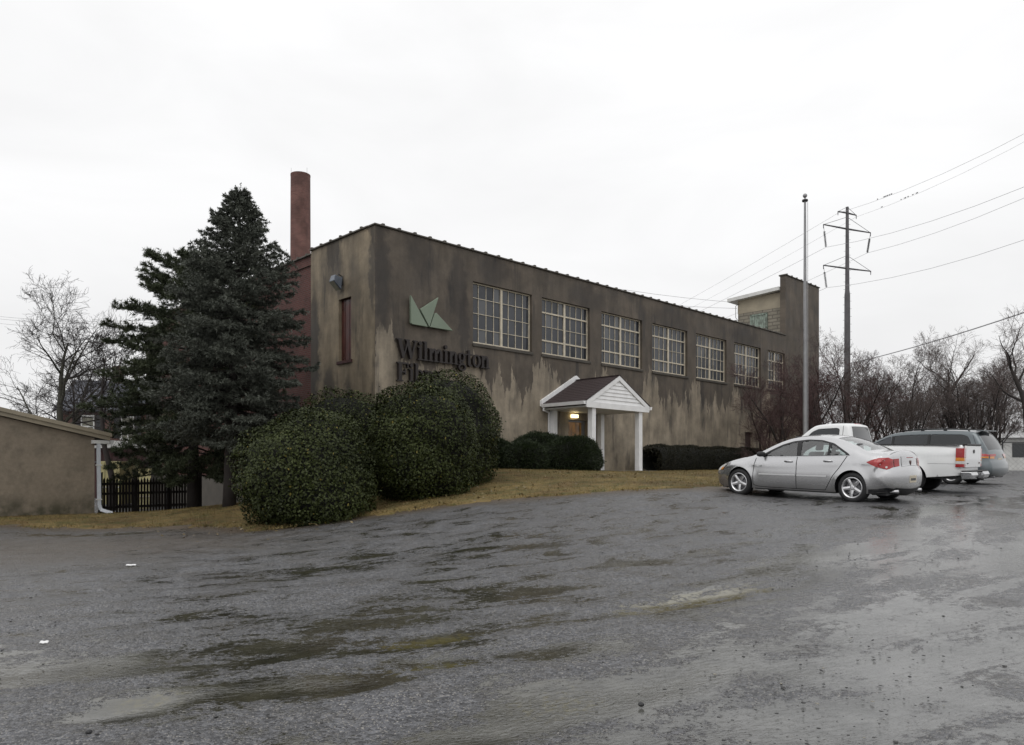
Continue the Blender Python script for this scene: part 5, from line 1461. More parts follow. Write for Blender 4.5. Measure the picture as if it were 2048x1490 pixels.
# ---- grey minivan
def minivan():
    root = empty('minivan'); tag(root, 'grey minivan with dark tinted windows and roof rails parked farthest right', 'van')
    U = [(2.20,.24),(2.36,.28),(2.42,.45),(2.41,.66),(2.33,.80),(2.05,.93),(1.78,1.02),(1.60,1.09),(1.05,1.40),(.55,1.64),(.30,1.705),(-.4,1.755),(-1.2,1.755),(-1.95,1.72),(-2.12,1.68),(-2.30,1.42),(-2.48,1.05),(-2.52,.95),(-2.53,.80),(-2.60,.70),(-2.63,.52),(-2.60,.36),(-2.52,.30)]
    c = Car(U, .96, lambda x: 1.02 - .012 * x, (1.50, -1.50), .335, .39, .25, .26, (.20, .42), (.07, .13), tuck=.05, flare=.018, maxw=.6, crown=(.045, .06))
    w1_ = dense(rounded([(1.36,1.09),(1.02,1.335),(.62,1.535),(.46,1.575),(.44,1.06)], .05), .08)
    w2_ = dense(rounded([(.36,1.06),(.38,1.59),(-.05,1.625),(-.72,1.64),(-.72,1.07)], .04), .08)
    w3_ = dense(rounded([(-.80,1.075),(-.80,1.64),(-1.75,1.62),(-1.92,1.56),(-2.03,1.34),(-1.98,1.12),(-1.80,1.085)], .07), .08)
    iw0, iw1 = c.idx(1.58,1.10), c.idx(.45,1.67); ir0, ir1 = c.idx(-2.14,1.66), c.idx(-2.45,1.12)
    mb = MB(); c.patch(mb, c.outline, 0, [w1_, w2_, w3_], .08, rings=True); c.strip(mb, 0, len(c.U) - 1, crown=.045, skip=((iw0, iw1), (ir0, ir1)), crown_end=.06)
    mb.build('body', M['greyvan'], root, True, merge=.0015)
    for wp, mt in ((w1_, 'pane'), (w2_, 'tint'), (w3_, 'tint')):
        pair(c, 'side_window', M[mt], root, [(wp, -.010, [], .09)])
    for x0, x1, pz in ((.44, .36, (1.06, 1.585)), (-.72, -.80, (1.07, 1.64))):
        pair(c, 'pillar_trim', M['black'], root, [([(x0, pz[0]), (x0, pz[1]), (x1, pz[1]), (x1, pz[0])], .004, [], .08)])
    mb = MB(); c.strip(mb, iw0, iw1, -.905, .905, -.004, .045, 8, crown_end=.06); mb.build('windshield', M['pane'], root, True)
    mb = MB(); c.strip(mb, ir0, ir1, -.905, .905, -.002, .045, 8, crown_end=.06); mb.build('rear_window', M['tint'], root, True)
    seams(c, [[(1.30,.34),(1.32,.7),(1.28,1.05)], [(.40,1.0),(.40,.3)], [(-.76,1.05),(-.78,.7),(-.86,.55)], [(-.80,.985),(-2.0,1.0)], [(-2.05,1.60),(-2.22,1.15),(-2.36,.95)], [(-2.36,.74),(-2.0,.72),(-1.80,.66)], [(1.3,.34),(-.9,.32)]], M['black'], root, .006)
    # roof rails
    for sg in (1, -1):
        mb = MB(); mb.tube([(.15, sg*.62, 1.71), (.10, sg*.62, 1.775), (-.5, sg*.63, 1.815), (-1.3, sg*.63, 1.81), (-1.85, sg*.62, 1.775), (-1.92, sg*.62, 1.72)], .02, 8)
        for x in (-.5, -1.2): mb.box(x - .05, x + .05, sg*.63 - .025, sg*.63 + .025, 1.74, 1.80)
        mb.build('roof_rail', M['black'], root, True)
    mb = MB(); mb.tube([(-.1, 0, 1.78), (-.12, 0, 1.84), (-.12, 0, 1.96)], [.03, .018, .012], 8); mb.build('antenna', M['black'], root)
    mb = MB(); mb.box(-2.30, -2.10, -.60, .60, 1.715, 1.745); mb.build('rear_spoiler', M['greyvan'], root, bevel=.012)
    i0, i1 = c.idx(-2.50,.99), c.idx(-2.525,.90)
    tls = pair(c, 'taillight', M['lens_red'], root, [([(-2.00,.935),(-2.10,.985),(-2.38,1.0),(-2.45,.995)] + [tuple(q) for q in c.U[i0:i1+1]] + [(-2.40,.93)], .010, [], .03, 1)], [(i0, i1, .45, 1.0, .010)])
    i0, i1 = c.idx(-2.527,.895), c.idx(-2.53,.83)
    for tl, sg in zip(tls, (1, -1)):
        mb = MB(); c.patch(mb, rounded([(-2.01,.922),(-2.512,.918),(-2.520,.86),(-2.12,.855)], .02), .010, [], .03, (sg,), True); c.strip(mb, i0, i1, *((.62, 1.0) if sg > 0 else (-1, -.62)), .010, .045, 6, crown_end=.06); mb.build('lens', M['lens_amber'], tl, True)
    pair(c, 'headlight', M['lens_clear'], root, [(rounded([(2.36,.68),(2.28,.80),(2.02,.90),(1.92,.88),(2.1,.72)], .03), .008, [], .05, 1)])
    pair(c, 'mirror', M['greyvan'], root, fn=lambda mb, sg: mb.tube([(.95, sg*(.86), 1.12), (.93, sg*1.0, 1.16), (.92, sg*1.12, 1.16)], [.03, .085, .06], 10))
    mb = MB(); mb.box(-2.60, -2.575, -.16, .16, .74, .86); mb.build('number_plate', M['cream'], root, bevel=.004)
    mb = MB(); mb.tube([(-2.3, .55, .27), (-2.62, .55, .27)], .03, 10); mb.build('exhaust_pipe', M['galv'], root)
    for x in (.52, -.62):
        yb = float(c.y([(x, .93)])[0])
        pair(c, 'door_handle', M['black'], root, fn=lambda mb, sg: mb.tube([(x + .1, sg*(yb-.01), .93), (x, sg*(yb+.032), .935), (x - .1, sg*(yb-.01), .93)], .018, 8))
    mb = MB(); under(c, mb, -2.45, 2.2); liners(c, mb); mb.build('underbody', M['black'], root, fix=False)
    for x in c.wheels:
        for sg in (1, -1): wheel(root, x, sg, .945, .335, .225, .215, 6)
    return root
mv = minivan(); ph = R(40); x, y = rear_to_mid(1903, 24.3, ph, 3.0, .89); park(mv, x, y, ph)
# ---------------------------------------------------------------- vegetation
def unit(v): return v / np.maximum(np.linalg.norm(v, axis=-1, keepdims=True), 1e-9)
def leaf_quads(C, N, ln, wd, droop=.0):
    """one rhombic leaf per point, facing roughly along N"""
    n = len(C)
    N = unit(N + rng.normal(0, .55, (n, 3)))
    T = unit(np.cross(N, rng.normal(size=(n, 3)))); Bn = np.cross(N, T)
    T = unit(T - np.array([0, 0, droop])); 
    L = (ln * rng.uniform(.7, 1.3, n))[:, None] / 2; Wd = (wd * rng.uniform(.7, 1.3, n))[:, None] / 2
    fold = N * Wd * .5
    V = np.stack([C - T * L, C + Bn * Wd + fold, C + T * L, C - Bn * Wd + fold], 1).reshape(-1, 3)
    return V, np.arange(4 * n).reshape(-1, 4)
def tufts(A, Bp, per, ln, wd, spread=.75, droop=0.0):
    """needle tufts: thin triangles leaving the segment A->B at a slant"""
    n = len(A); D = unit(Bp - A)
    k = n * per
    t = rng.random((n, per)); base = (A[:, None] + (Bp - A)[:, None] * t[..., None]).reshape(-1, 3)
    Dk = np.repeat(D, per, 0)
    rd = rng.normal(size=(k, 3)); rd = unit(rd - Dk * (rd * Dk).sum(1, keepdims=True))
    dr = unit(Dk * (1 - spread * .45) + rd * spread - np.array([0, 0, droop]))
    sd = unit(np.cross(dr, rng.normal(size=(k, 3))))
    L = (ln * rng.uniform(.65, 1.25, k))[:, None]; W_ = (wd * rng.uniform(.7, 1.2, k))[:, None]
    V = np.stack([base - sd * W_ / 2, base + sd * W_ / 2, base + dr * L], 1).reshape(-1, 3)
    return V, np.arange(3 * k).reshape(-1, 3)
def dome_dirs(n, zmin=-.6):
    v = unit(rng.normal(size=(n * 2, 3))); v = v[v[:, 2] > zmin][:n]
    return v
class Lump:
    def __init__(s, seed, rx, ry, rz, p=2.4, amp=.05):
        r = np.random.default_rng(seed); s.k = [(r.normal(size=3) * f, r.uniform(0, 6.28), f) for f in (2, 2, 3, 3, 5, 5, 8, 8, 8)]
        s.r = (rx, ry, rz); s.p = p; s.amp = amp
    def rad(s, d):
        q = np.abs(d / np.array(s.r)); b = (q ** s.p).sum(1) ** (-1 / s.p)
        n = sum(np.sin(d @ k + ph) / math.sqrt(f) for k, ph, f in s.k)
        return b * (1 + s.amp * n)
def bush(name, label, cat, x, y, zc, dims, n, mat, leaf=(.075, .045), kind='leaf', group=None, seed=1, amp=.05, p=2.4, holes=0, top=None, core=M['core']):
    """clipped evergreen: shell of leaves several layers deep around a solid dark core that paints the inner shade. zc: centre height above the soil"""
    g0 = gz(x, y)
    root = empty(name, (x, y, g0)); tag(root, label, cat, group)
    lum = Lump(seed, *dims, p, amp)
    d = dome_dirs(n, -.98)
    r = lum.rad(d)
    if kind == 'leaf': r = r * (1 + .03 * np.sin(d @ np.array([9, 4, 7]) + seed) * np.sin(d @ np.array([-5, 8, 6]) + 2 * seed))
    dep = rng.random(len(d)) ** 1.6 * .20
    rr = r * (1 - dep) + rng.normal(0, .012, len(d)) + (rng.random(len(d)) < .05) * rng.random(len(d)) * .13
    C = d * rr[:, None] + (0, 0, zc)
    gl = terrain(C[:, 0] + x, C[:, 1] + y) - g0
    k = C[:, 2] > gl - .02
    if holes:
        hd = unit(np.array([(.46, -.80, .40)]))
        k &= ~(((d @ hd[0]) > .945 + .02 * np.sin(d[:, 0] * 19 + d[:, 2] * 13)) & (rng.random(len(d)) < .93))
    C, d2 = C[k], d[k]
    if kind == 'leaf': V, Fc = leaf_quads(C, d2 + np.array([0, 0, .35]), leaf[0], leaf[1], .2)
    else: V, Fc = tufts(C - d2 * leaf[0] * .6, C, 2, leaf[0], leaf[1], .6)
    raw('foliage', V, Fc, mat, root)
    mb = MB(); nu, nv = 26, 14
    dd = np.array([(math.cos(a) * math.cos(b), math.sin(a) * math.cos(b), math.sin(b)) for b in np.linspace(-1.5, 1.5, nv) for a in np.linspace(0, 2 * math.pi, nu, endpoint=False)])
    pc = dd * (lum.rad(dd) * .84)[:, None] + (0, 0, zc)
    if holes: pc = pc - dd * (np.clip((dd @ unit(np.array([.46, -.80, .40])) - .90) / .08, 0, 1) * .38)[:, None]
    gl = terrain(pc[:, 0] + x, pc[:, 1] + y) - g0
    pc[:, 2] = np.maximum(pc[:, 2], gl - .05)
    fs = [(i * nu + k_, i * nu + (k_ + 1) % nu, (i + 1) * nu + (k_ + 1) % nu, (i + 1) * nu + k_) for i in range(nv - 1) for k_ in range(nu)]
    raw('shade_core', pc, fs, core, root, True)
    return root

# big holly-like bushes in front of the corner
bush('broadleaf_bush', 'nearest and largest clipped glossy bush at the gravel edge', 'bush', -5.10, 18.75, 1.12, (1.60, 1.55, 1.60), 36000, M['leaf_holly'], seed=3, group='glossy evergreen bushes', amp=.045, p=2.5)
bush('broadleaf_bush', 'tall glossy bush rising in the middle behind the nearest one', 'bush', -2.62, 21.0, 1.45, (1.50, 1.45, 1.72), 30000, M['leaf_holly'], seed=5, group='glossy evergreen bushes', amp=.06, p=2.3)
bush('broadleaf_bush', 'tallest glossy bush, farthest right, hiding the lower line of lettering', 'bush', -1.95, 22.6, 1.5, (1.60, 1.4, 1.93), 26000, M['leaf_holly'], seed=8, group='glossy evergreen bushes', amp=.05, holes=1, p=2.3)
bush('broadleaf_bush', 'low flat-topped glossy bush against the building corner behind the others', 'bush', -4.75, 22.6, 1.45, (1.7, 1.1, 1.62), 20000, M['leaf_holly'], seed=11, group='glossy evergreen bushes', amp=.05, p=2.6)
# rounded yews before the porch
bush('rounded_shrub', 'leftmost rounded dark yew tucked beside the glossy bush', 'shrub', -.85, 27.4, .5, (1.05, .8, .76), 16000, M['leaf_yew'], (.07, .022), 'tuft', 'clipped yew mounds', 21, .03, 2.4)
bush('rounded_shrub', 'tallest rounded yew of the clump left of the porch', 'shrub', 1.0, 28.4, .55, (1.2, .9, .86), 18000, M['leaf_yew'], (.07, .022), 'tuft', 'clipped yew mounds', 22, .03, 2.4)
bush('rounded_shrub', 'low yew mound at the front of the clump', 'shrub', .45, 26.9, .42, (.85, .7, .60), 12000, M['leaf_yew'], (.07, .022), 'tuft', 'clipped yew mounds', 23, .03, 2.4)
bush('rounded_shrub', 'broad yew mound touching the left porch column', 'shrub', 2.22, 27.7, .5, (1.14, .95, .80), 20000, M['leaf_yew'], (.07, .022), 'tuft', 'clipped yew mounds', 24, .03, 2.5)
# long hedge right of the porch, clipped flat
def hedge(label, s0, s1, y0, y1, h, n):
    root = empty('clipped_hedge', tuple(B(s0, (y0 + y1) / 2, gz(*B((s0 + s1) / 2, (y0 + y1) / 2).xy))), TH); tag(root, label, 'hedge')
    L_ = s1 - s0; W_ = y1 - y0
    def shell(n, sc):
        t = rng.random(n) * L_; a = rng.uniform(-1.1, math.pi + 1.1, n)
        k = 3.2
        ca, sa = np.cos(a), np.sin(a)
        r = (np.abs(ca) ** k + np.abs(sa) ** k) ** (-1 / k)
        e = np.clip(np.minimum(t, L_ - t) / .6, 0, 1); e = np.sqrt(1 - (1 - e) ** 2) * .95 + .05
        lum_ = 1 + .05 * np.sin(t * 2.2 + 1) + .03 * np.sin(t * 5 + a * 2)
        return np.c_[t, ca * r * W_ / 2 * sc * (.75 + .25 * e) * lum_, h * .45 + sa * r * h * .55 * sc * e * lum_], np.c_[0 * t, ca, sa]
    C, N = shell(n, 1 - .12 * rng.random(n) ** 1.5)
    C[:, 2] = np.maximum(C[:, 2], -.05)
    V, Fc = tufts(C - N * .05, C, 2, .07, .022, .6)
    raw('foliage', V, Fc, M['leaf_hedge'], root)
    mb = MB(); ns = 24
    xs_ = np.linspace(.3, L_ - .3, 30)
    for i, t in enumerate(xs_):
        e = min(t, L_ - t) / .6; e = min(1, e); e = math.sqrt(1 - (1 - e) ** 2) * .95 + .05
        for k in range(12):
            a = -1.2 + (math.pi + 2.4) * k / 11; ca, sa = math.cos(a), math.sin(a); r = (abs(ca) ** 3.2 + abs(sa) ** 3.2) ** (-1 / 3.2)
            mb.v.append((t, ca * r * W_ / 2 * .84 * (.75 + .25 * e), max(-.1, h * .45 + sa * r * h * .55 * .86 * e)))
    for i in range(29):
        for k in range(11): a = i * 12 + k; mb.f.append((a, a + 1, a + 13, a + 12))
    mb.build('shade_core', M['core'], root, True)  # solid dark core added as the shade inside the hedge
hedge('long low brownish clipped hedge between porch and brown door', 13.4, 23.6, -2.1, -.7, 1.22, 26000)

# ------------------------------------------------ conifers
def conifer(name, label, x, y, height, lean, prof, nb, mat, ln, seed, tuftlen, tuftw, per, droop0=.12, upturn=.35, clumpy=False, z0=.8, flat=.55, side=None):
    r = np.random.default_rng(seed)
    g0 = gz(x, y)
    root = empty(name, (x, y, g0)); tag(root, label, 'tree')
    mb = MB(); n = 10
    tr = [(lean[0] * (i/n), lean[1] * (i/n), -.2 + (height + .2) * i / n) for i in range(n + 1)]
    mb.tube(tr, [.19 * (1 - i/n) ** .8 + .012 for i in range(n + 1)], 10); mb.build('trunk', M['bark'], root, True)
    A = []; Bq = []; br = MB()
    for i in range(nb):
        f = (i + r.random()) / nb
        z = z0 + (height - z0 - .1) * f ** (.92)
        az = i * 2.39996 + r.normal(0, .35)
        L = prof((z - z0) / (height - z0)) * r.uniform(.74, 1.12)
        if side is not None: L *= 1 + side[1] * math.cos(az - side[0])
        L = max(L, .12)
        p0 = np.array([lean[0] * z / height, lean[1] * z / height, z])
        top = (z / height)
        el = -droop0 - .22 * (1 - top) + .55 * max(0, top - .6) / .4 + r.normal(0, .08)
        d = np.array([math.cos(az), math.sin(az), 0.0])
        ns = max(3, int(L / .28)); pts = [p0]
        for s in range(1, ns + 1):
            t = s / ns
            zz = L * (math.sin(el) * t + upturn * (.42 + .5 * max(0, top - .55)) * t * t)
            pts.append(p0 + d * L * t * math.cos(el * .5) + np.array([0, 0, zz]) + r.normal(0, .02, 3))
        pts = np.array(pts)
        br.tube([tuple(p) for p in pts], [.035 * (L / 2.5) * (1 - t_ / (ns + .3)) + .006 for t_ in range(ns + 1)], 4, False)
        sd = np.array([-d[1], d[0], 0])
        # side twigs fan out left and right, longer near the middle of the branch
        m = int(L / (.085 if not clumpy else .10)) + 3
        for k in range(m):
            t = (.18 if not clumpy else .28) + (.82 if not clumpy else .72) * (k + r.random()) / m
            q = t * ns; i0 = min(int(q), ns - 1); p = pts[i0] + (pts[i0 + 1] - pts[i0]) * (q - i0)
            tl = ln * min(1.0, .35 + L / 2.6) * (1.15 - .75 * t) * r.uniform(.6, 1.2) * (1 if not clumpy else .6)
            sg = 1 if k % 2 else -1
            dr = d * r.uniform(.45, .95) + sd * sg * r.uniform(.5, 1.0) + np.array([0, 0, r.normal(-.02 if not clumpy else .12, .16 if not clumpy else .28)])
            dr /= np.linalg.norm(dr)
            e = p + dr * tl
            A.append(p); Bq.append(e)
            for j in range(3):
                u_ = r.uniform(.25, .95); b0 = p + dr * tl * u_
                d2 = dr * .7 + sd * r.normal(0, .7) + np.array([0, 0, r.normal(-.05 if not clumpy else .35, .22)]); d2 /= np.linalg.norm(d2)
                A.append(b0); Bq.append(b0 + d2 * tl * r.uniform(.3, .55))
        A.append(pts[-2]); Bq.append(pts[-1] + d * .06 + np.array([0, 0, .06]))
    A.append(np.array([lean[0]*.97, lean[1]*.97, height * .96])); Bq.append(np.array([lean[0], lean[1], height + .18]))
    A = np.array(A); Bq = np.array(Bq)
    V, Fc = tufts(A, Bq, per, tuftlen, tuftw, .8)
    raw('crown', V, Fc, mat, root)
    br.build('branches', M['bark'], root, True, fix=False)
    return root
xS, yS = P(458, 0, 22.3).x, 22.3
hS = H + (HOR - 378) / F * yS - gz(xS, yS)
def profS(f):
    a = [(0, 1.7), (.10, 2.15), (.25, 2.25), (.40, 2.1), (.52, 1.95), (.62, 1.62), (.72, 1.28), (.80, .92), (.88, .56), (.95, .27), (1, .08)]
    return float(np.interp(f, *zip(*a)))
conifer('spruce_tree', 'tall blue grey spruce with pointed top in front of the brick flank', xS, yS, hS, (.34, 0), profS, 215, M['spruce'], .66, 3, .085, .030, 14, z0=1.95, droop0=.05)
xP, yP = P(385, 0, 25.6).x, 25.6
hP = H + (HOR - 522) / F * yP - gz(xP, yP)
def profP(f):
    a = [(0, 2.2), (.2, 2.5), (.35, 3.2), (.45, 2.9), (.6, 2.5), (.75, 2.25), (.88, 1.75), (.94, 1.2), (1, .35)]
    return float(np.interp(f, *zip(*a)))
conifer('pine_tree', 'darker olive green pine with ragged flat branches left of the spruce', xP, yP, hP, (.1, 0), profP, 140, M['pine'], 1.15, 9, .13, .028, 15, .04, .12, True, z0=1.15)

# ------------------------------------------------ bare trees
def gen_bare(seed, height, spread, stems=1, trunk=.25, r0=.16, n1=9, n2=7, n3=6, n4=5, mat=('bark', 'twig'), up=.45, droop=0.0, rmin=.006):
    r = random.Random(seed)
    big = MB(); small = MB()
    def wander(p, d, L, r_, n, upb, w_):
        pts = [Vector(p)]; d = Vector(d).normalized(); ds = [d.copy()]
        for i in range(n):
            d = (d + Vector((r.gauss(0, w_), r.gauss(0, w_), r.gauss(0, w_) + upb))).normalized()
            pts.append(pts[-1] + d * L / n); ds.append(d.copy())
        return pts, ds
    def side(d, ang):
        a = Vector((r.gauss(0, 1), r.gauss(0, 1), r.gauss(0, .7))); a = (a - d * a.dot(d)).normalized()
        return (d * math.cos(ang) + a * math.sin(ang)).normalized()
    def at(pts, ds, t):
        q = t * (len(pts) - 1); i = min(int(q), len(pts) - 2)
        return pts[i].lerp(pts[i+1], q - i), ds[i]
    def kids(pts, ds, L, r_, lev):
        n = (n1, n2, n3, n4)[lev]
        for k in range(n):
            t = (.25 if lev else trunk) + (1 - (.25 if lev else trunk)) * (k + r.random()) / n
            p, d = at(pts, ds, min(t, .98))
            ang = r.uniform(.45, 1.0) if lev < 3 else r.uniform(.35, 1.0)
            dd = side(d, ang)
            if lev == 0: dd = Vector((dd.x * spread, dd.y * spread, abs(dd.z) * .8 + .12)).normalized()
            LL = L * r.uniform(.45, .75) * (1.15 - .55 * t) * (1.3 if lev == 0 else 1)
            rr = max(r_ * (1 - .75 * t) * r.uniform(.45, .65), rmin)
            ns = (6, 5, 4, 3)[lev]
            cp, cd = wander(p, dd, LL, rr, ns, (.10, .08, .05, .03)[lev] * up * 2 - droop * .1, (.14, .17, .2, .22)[lev])
            tgt = big if lev == 0 else small
            tgt.tube(cp, [max(rr * (1 - .8 * i / ns), rmin * .6) for i in range(ns + 1)], (6, 4, 3, 3)[lev], False)
            if lev < 3 and LL > .12: kids(cp, cd, LL, rr, lev + 1)
    for s in range(stems):
        a = 2 * math.pi * (s + r.random() * .6) / stems
        d0 = Vector((math.cos(a) * (.42 if stems > 1 else .05), math.sin(a) * (.42 if stems > 1 else .05), 1))
        hh = height * (.80 if stems == 1 else r.uniform(.62, .85))
        pts, ds = wander((math.cos(a) * .12 * (stems > 1), math.sin(a) * .12 * (stems > 1), -.15), d0, hh, r0, 9, .06, .085)
        rs = r0 * (1 if stems == 1 else .62)
        big.tube(pts, [rs * (1.25 if i == 0 else 1) * (1 - .86 * i / 9) + .008 for i in range(10)], 9, False)
        kids(pts, ds, hh * (.62 if stems == 1 else .55), rs, 0)
    root = empty('bare_tree')
    big.build('trunk', M[mat[0]], root, True, fix=False); small.build('crown', M[mat[1]], root, False, fix=False)
    return root
def put(root, x, y, sc=1, rz=0, label=None, group=None, sink=0):
    root.location = (x, y, gz(x, y) - sink); root.scale = (sc, sc, sc); root.rotation_euler = (0, 0, rz)
    tag(root, label, 'tree', group); return root
LG = 'bare trees beyond the shed'; RG = 'bare trees beyond the cars'
t1 = gen_bare(31, 12.8, 1.35, 1, .26, .30, 12, 8, 7, 5, ('bark_moss', 'bark'), .32, 0, .010)
put(t1, P(108, 0, 40).x, 40, .92, 0, 'large bare tree with mossy trunk rising behind the shed roof', LG)
t2 = gen_bare(32, 9.4, 1.2, 1, .42, .17, 8, 7, 6, 4, ('bark', 'bark'), .15, .2, .012)
put(t2, P(222, 0, 36).x, 36, 1.0, .5, 'spreading bare tree just left of the olive green pine', LG)
t3 = copy_tree(t1); put(t3, P(-110, 0, 44).x, 44, .97, 2.3, 'bare tree cut by the left edge of the photo above the shed', LG)
t4 = copy_tree(t2); put(t4, P(165, 0, 58).x, 58, 1.15, 1.9, 'distant bare tree behind the slate roofed house', LG)

s1 = gen_bare(41, 8.0, 1.15, 4, .12, .14, 9, 8, 7, 4, ('bark', 'twig_red'), .45)
s2 = gen_bare(42, 8.2, 1.0, 3, .18, .15, 8, 6, 6, 5, ('bark', 'twig'), .6)
s3 = gen_bare(43, 8.8, 1.2, 1, .22, .24, 10, 7, 6, 4, ('bark', 'twig'), .4)
s4 = gen_bare(44, 8.2, 1.0, 5, .18, .13, 8, 7, 6, 5, ('bark', 'twig'), .7)
lst = [(s1, 1590, 35.5, .85, 0, 'bare reddish crabapple against the far facade window, left of the flagpole'),
       (s1, 1652, 38.5, .92, 2.0, 'bare reddish crabapple under the stair tower, right of the flagpole'),
       (s1, 1535, 37.5, .62, 4.0, 'small reddish bare shrub beside the brown door'),
       (s4, 1812, 40, .70, .7, 'low twiggy bare tree right behind the pickup cab'),
       (s4, 1720, 42, .98, 1.0, 'bushy bare tree just right of the steel transmission pole'),
       (s2, 1672, 47, 1.0, 3.1, 'bare tree behind the transmission pole and stair tower corner'),
       (s4, 1790, 44, .93, 2.7, 'many stemmed bare tree above the white pickup cab'),
       (s2, 1855, 52, .95, .4, 'slim upright bare tree above the pickup bed'),
       (s3, 1905, 50, 1.02, 1.3, 'spreading bare tree above the roof of the grey van'),
       (s4, 1965, 46, 1.05, .2, 'bushy bare tree behind the rear of the grey van'),
       (s2, 2010, 60, 1.25, 5.0, 'tall bare tree far behind the right edge trunk'),
       (s3, 2062, 34, .86, 2.4, 'nearest bare tree with dark trunk at the right edge of the lot'),
       (s3, 2130, 45, 1.0, .3, 'bare tree mostly beyond the right edge of the photo'),
       (s4, 1925, 49, .95, 3.3, 'bushy bare tree directly above the minivan tailgate'),
       (s2, 1985, 51, 1.1, 2.0, 'slim bare tree between the minivan and the right edge, behind the bushy ones'),
       (s2, 1760, 62, 1.05, 2.2, 'distant bare tree low between pole and pickup cab'),
       (s4, 1880, 70, 1.25, 1.2, 'distant bare tree behind the white roofed building')]
used = set()
for root, px, Y, sc, rz, lab in lst:
    o = root if id(root) not in used else copy_tree(root); used.add(id(root))
    put(o, P(px, 0, Y).x, Y, sc, rz, lab, RG)
# a far-off wood closes the horizon
far = []
for i in range(17):
    Y = rng.uniform(100, 160); px = 1500 + i * 46 + rng.uniform(-12, 12)
    far.append((P(px, 0, Y).x, Y))
for i in range(16):
    Y = rng.uniform(100, 150); px = -160 + i * 36 + rng.uniform(-12, 12)
    far.append((P(px, 0, Y).x, Y))
V0 = []; F0 = []; nn = 0
src = [s2, s4]
for i, (x, y) in enumerate(far):
    s_ = src[i % 2]; sc = rng.uniform(.7, 1.0); a = rng.uniform(0, 6.28); ca, sa = math.cos(a) * sc, math.sin(a) * sc
    for ch in s_.children:
        me = ch.data; v_ = np.empty(len(me.vertices) * 3, np.float32); me.vertices.foreach_get('co', v_); v_ = v_.reshape(-1, 3)
        f_ = np.array([p.vertices[:] for p in me.polygons if len(p.vertices) == 4])
        if ch.name.startswith('crown'): f_ = f_[rng.random(len(f_)) < .9]
        V0.append(np.c_[v_[:, 0] * ca - v_[:, 1] * sa + x, v_[:, 0] * sa + v_[:, 1] * ca + y, v_[:, 2] * sc + gz(x, y)]); F0.append(f_ + nn); nn += len(v_)
    if i > 24 and False: break
o = raw('far_wood', np.concatenate(V0), np.concatenate(F0), M['twig']); tag(o, kind='stuff')
# ---------------------------------------------------------------- flagpole
x, y = P(1610, 0, 33).x, 33.0
fp_ = empty('flagpole', (x, y, gz(x, y))); tag(fp_, 'tall grey tapered flagpole with ball finial and no flag', 'flagpole')
hp = H + (HOR - 403) / F * y - gz(x, y)
mb = MB(); mb.lathe([(.092, -.2), (.090, hp * .3), (.072, hp * .6), (.046, hp)], 20); mb.build('pole', M['alu'], fp_, True)
mb = MB(); mb.lathe([(.0, hp), (.12, hp), (.13, hp + .04), (.12, hp + .08), (.03, hp + .09), (.02, hp + .17)], 16); mb.build('truck_cap', M['dark_metal'], fp_, True)
mb = MB(); mb.lathe([(0.001, hp + .16)] + [(.095 * math.sin(a), hp + .255 - .095 * math.cos(a)) for a in np.linspace(.2, 3.0, 12)] + [(0.001, hp + .35)], 18); mb.build('ball', M['alu'], fp_, True)
mb = MB(); mb.tube([(.11, -.03, .9), (.085, -.05, hp - .05)], .006, 5); mb.tube([(.10, -.09, .9), (.09, -.09, hp - .05)], .006, 5); mb.build('halyard', M['wire'], fp_)
mb = MB(); mb.lathe([(.22, 0), (.22, .05), (.13, .10), (.10, .12)], 20); mb.build('collar', M['galv'], fp_, True)

# ---------------------------------------------------------------- transmission pole, wires, birds
YT = 90.0
xt = P(1694.5, 0, YT).x; zt0 = gz(xt, YT)
tp = empty('transmission_pole', (xt, YT, zt0)); tag(tp, 'weathered steel transmission pole with three pairs of cross arms', 'utility pole')
zz = lambda py: H + (HOR - py) / F * YT - zt0
mb = MB(); mb.lathe([(.40, -.5), (.32, zz(590)), (.25, zz(580)), (.17, zz(414)), (.0, zz(414))], 12); mb.build('pole', M['rust_steel'], tp)
mb = MB()
for k in range(60):
    z = 2.5 + k * .46
    if z > zz(420): break
    rr = np.interp(z, [0, zz(590), zz(580), zz(414)], [.40, .32, .25, .17]); a = 0 if k % 2 else math.pi
    mb.tube([(rr * math.cos(a) * .95, 0, z), ((rr + .2) * math.cos(a), 0, z)], .018, 4)
mb.build('climbing_steps', M['galv'], tp)
ad_ = Vector((.90, .43, 0)).normalized()
ends = {}
for nm, pl, pr, pc, ps in (('s', (1676, 423), (1712.5, 430.5), (1694.5, 426), (1694.5, 414)), ('u', (1647, 449), (1741, 465.5), (1694.5, 458), (1694.5, 434)), ('l', (1647, 530.5), (1741.5, 542.5), (1694.5, 537), (1694.5, 511))):
    for sd_, pe in (('L', pl), ('R', pr)):
        rx = (pe[0] - 1024) / F
        # point on the arm's vertical plane through the pole seen along that ray
        k = (rx * YT - xt) / (ad_.x - rx * ad_.y)
        e = Vector((xt + ad_.x * k, YT + ad_.y * k, 0)); e.z = H + (HOR - pe[1]) / F * e.y
        c = Vector((0, 0, zz(pc[1]))); top = Vector((0, 0, zz(ps[1]))); el = e - Vector((xt, YT, zt0))
        mb = MB(); mb.tube([c, c.lerp(el, .5), el], [.11, .09, .07], 6); mb.tube([el, el + Vector((0, 0, -.45))], [.06, .04], 5); ar = mb.build('cross_arm', M['rust_steel'], tp)
        mb = MB(); mb.tube([top, el], .028, 5); mb.build('stay', M['galv'], tp)
        ends[nm + sd_] = e
ldir = Vector((.263, -1, 0))
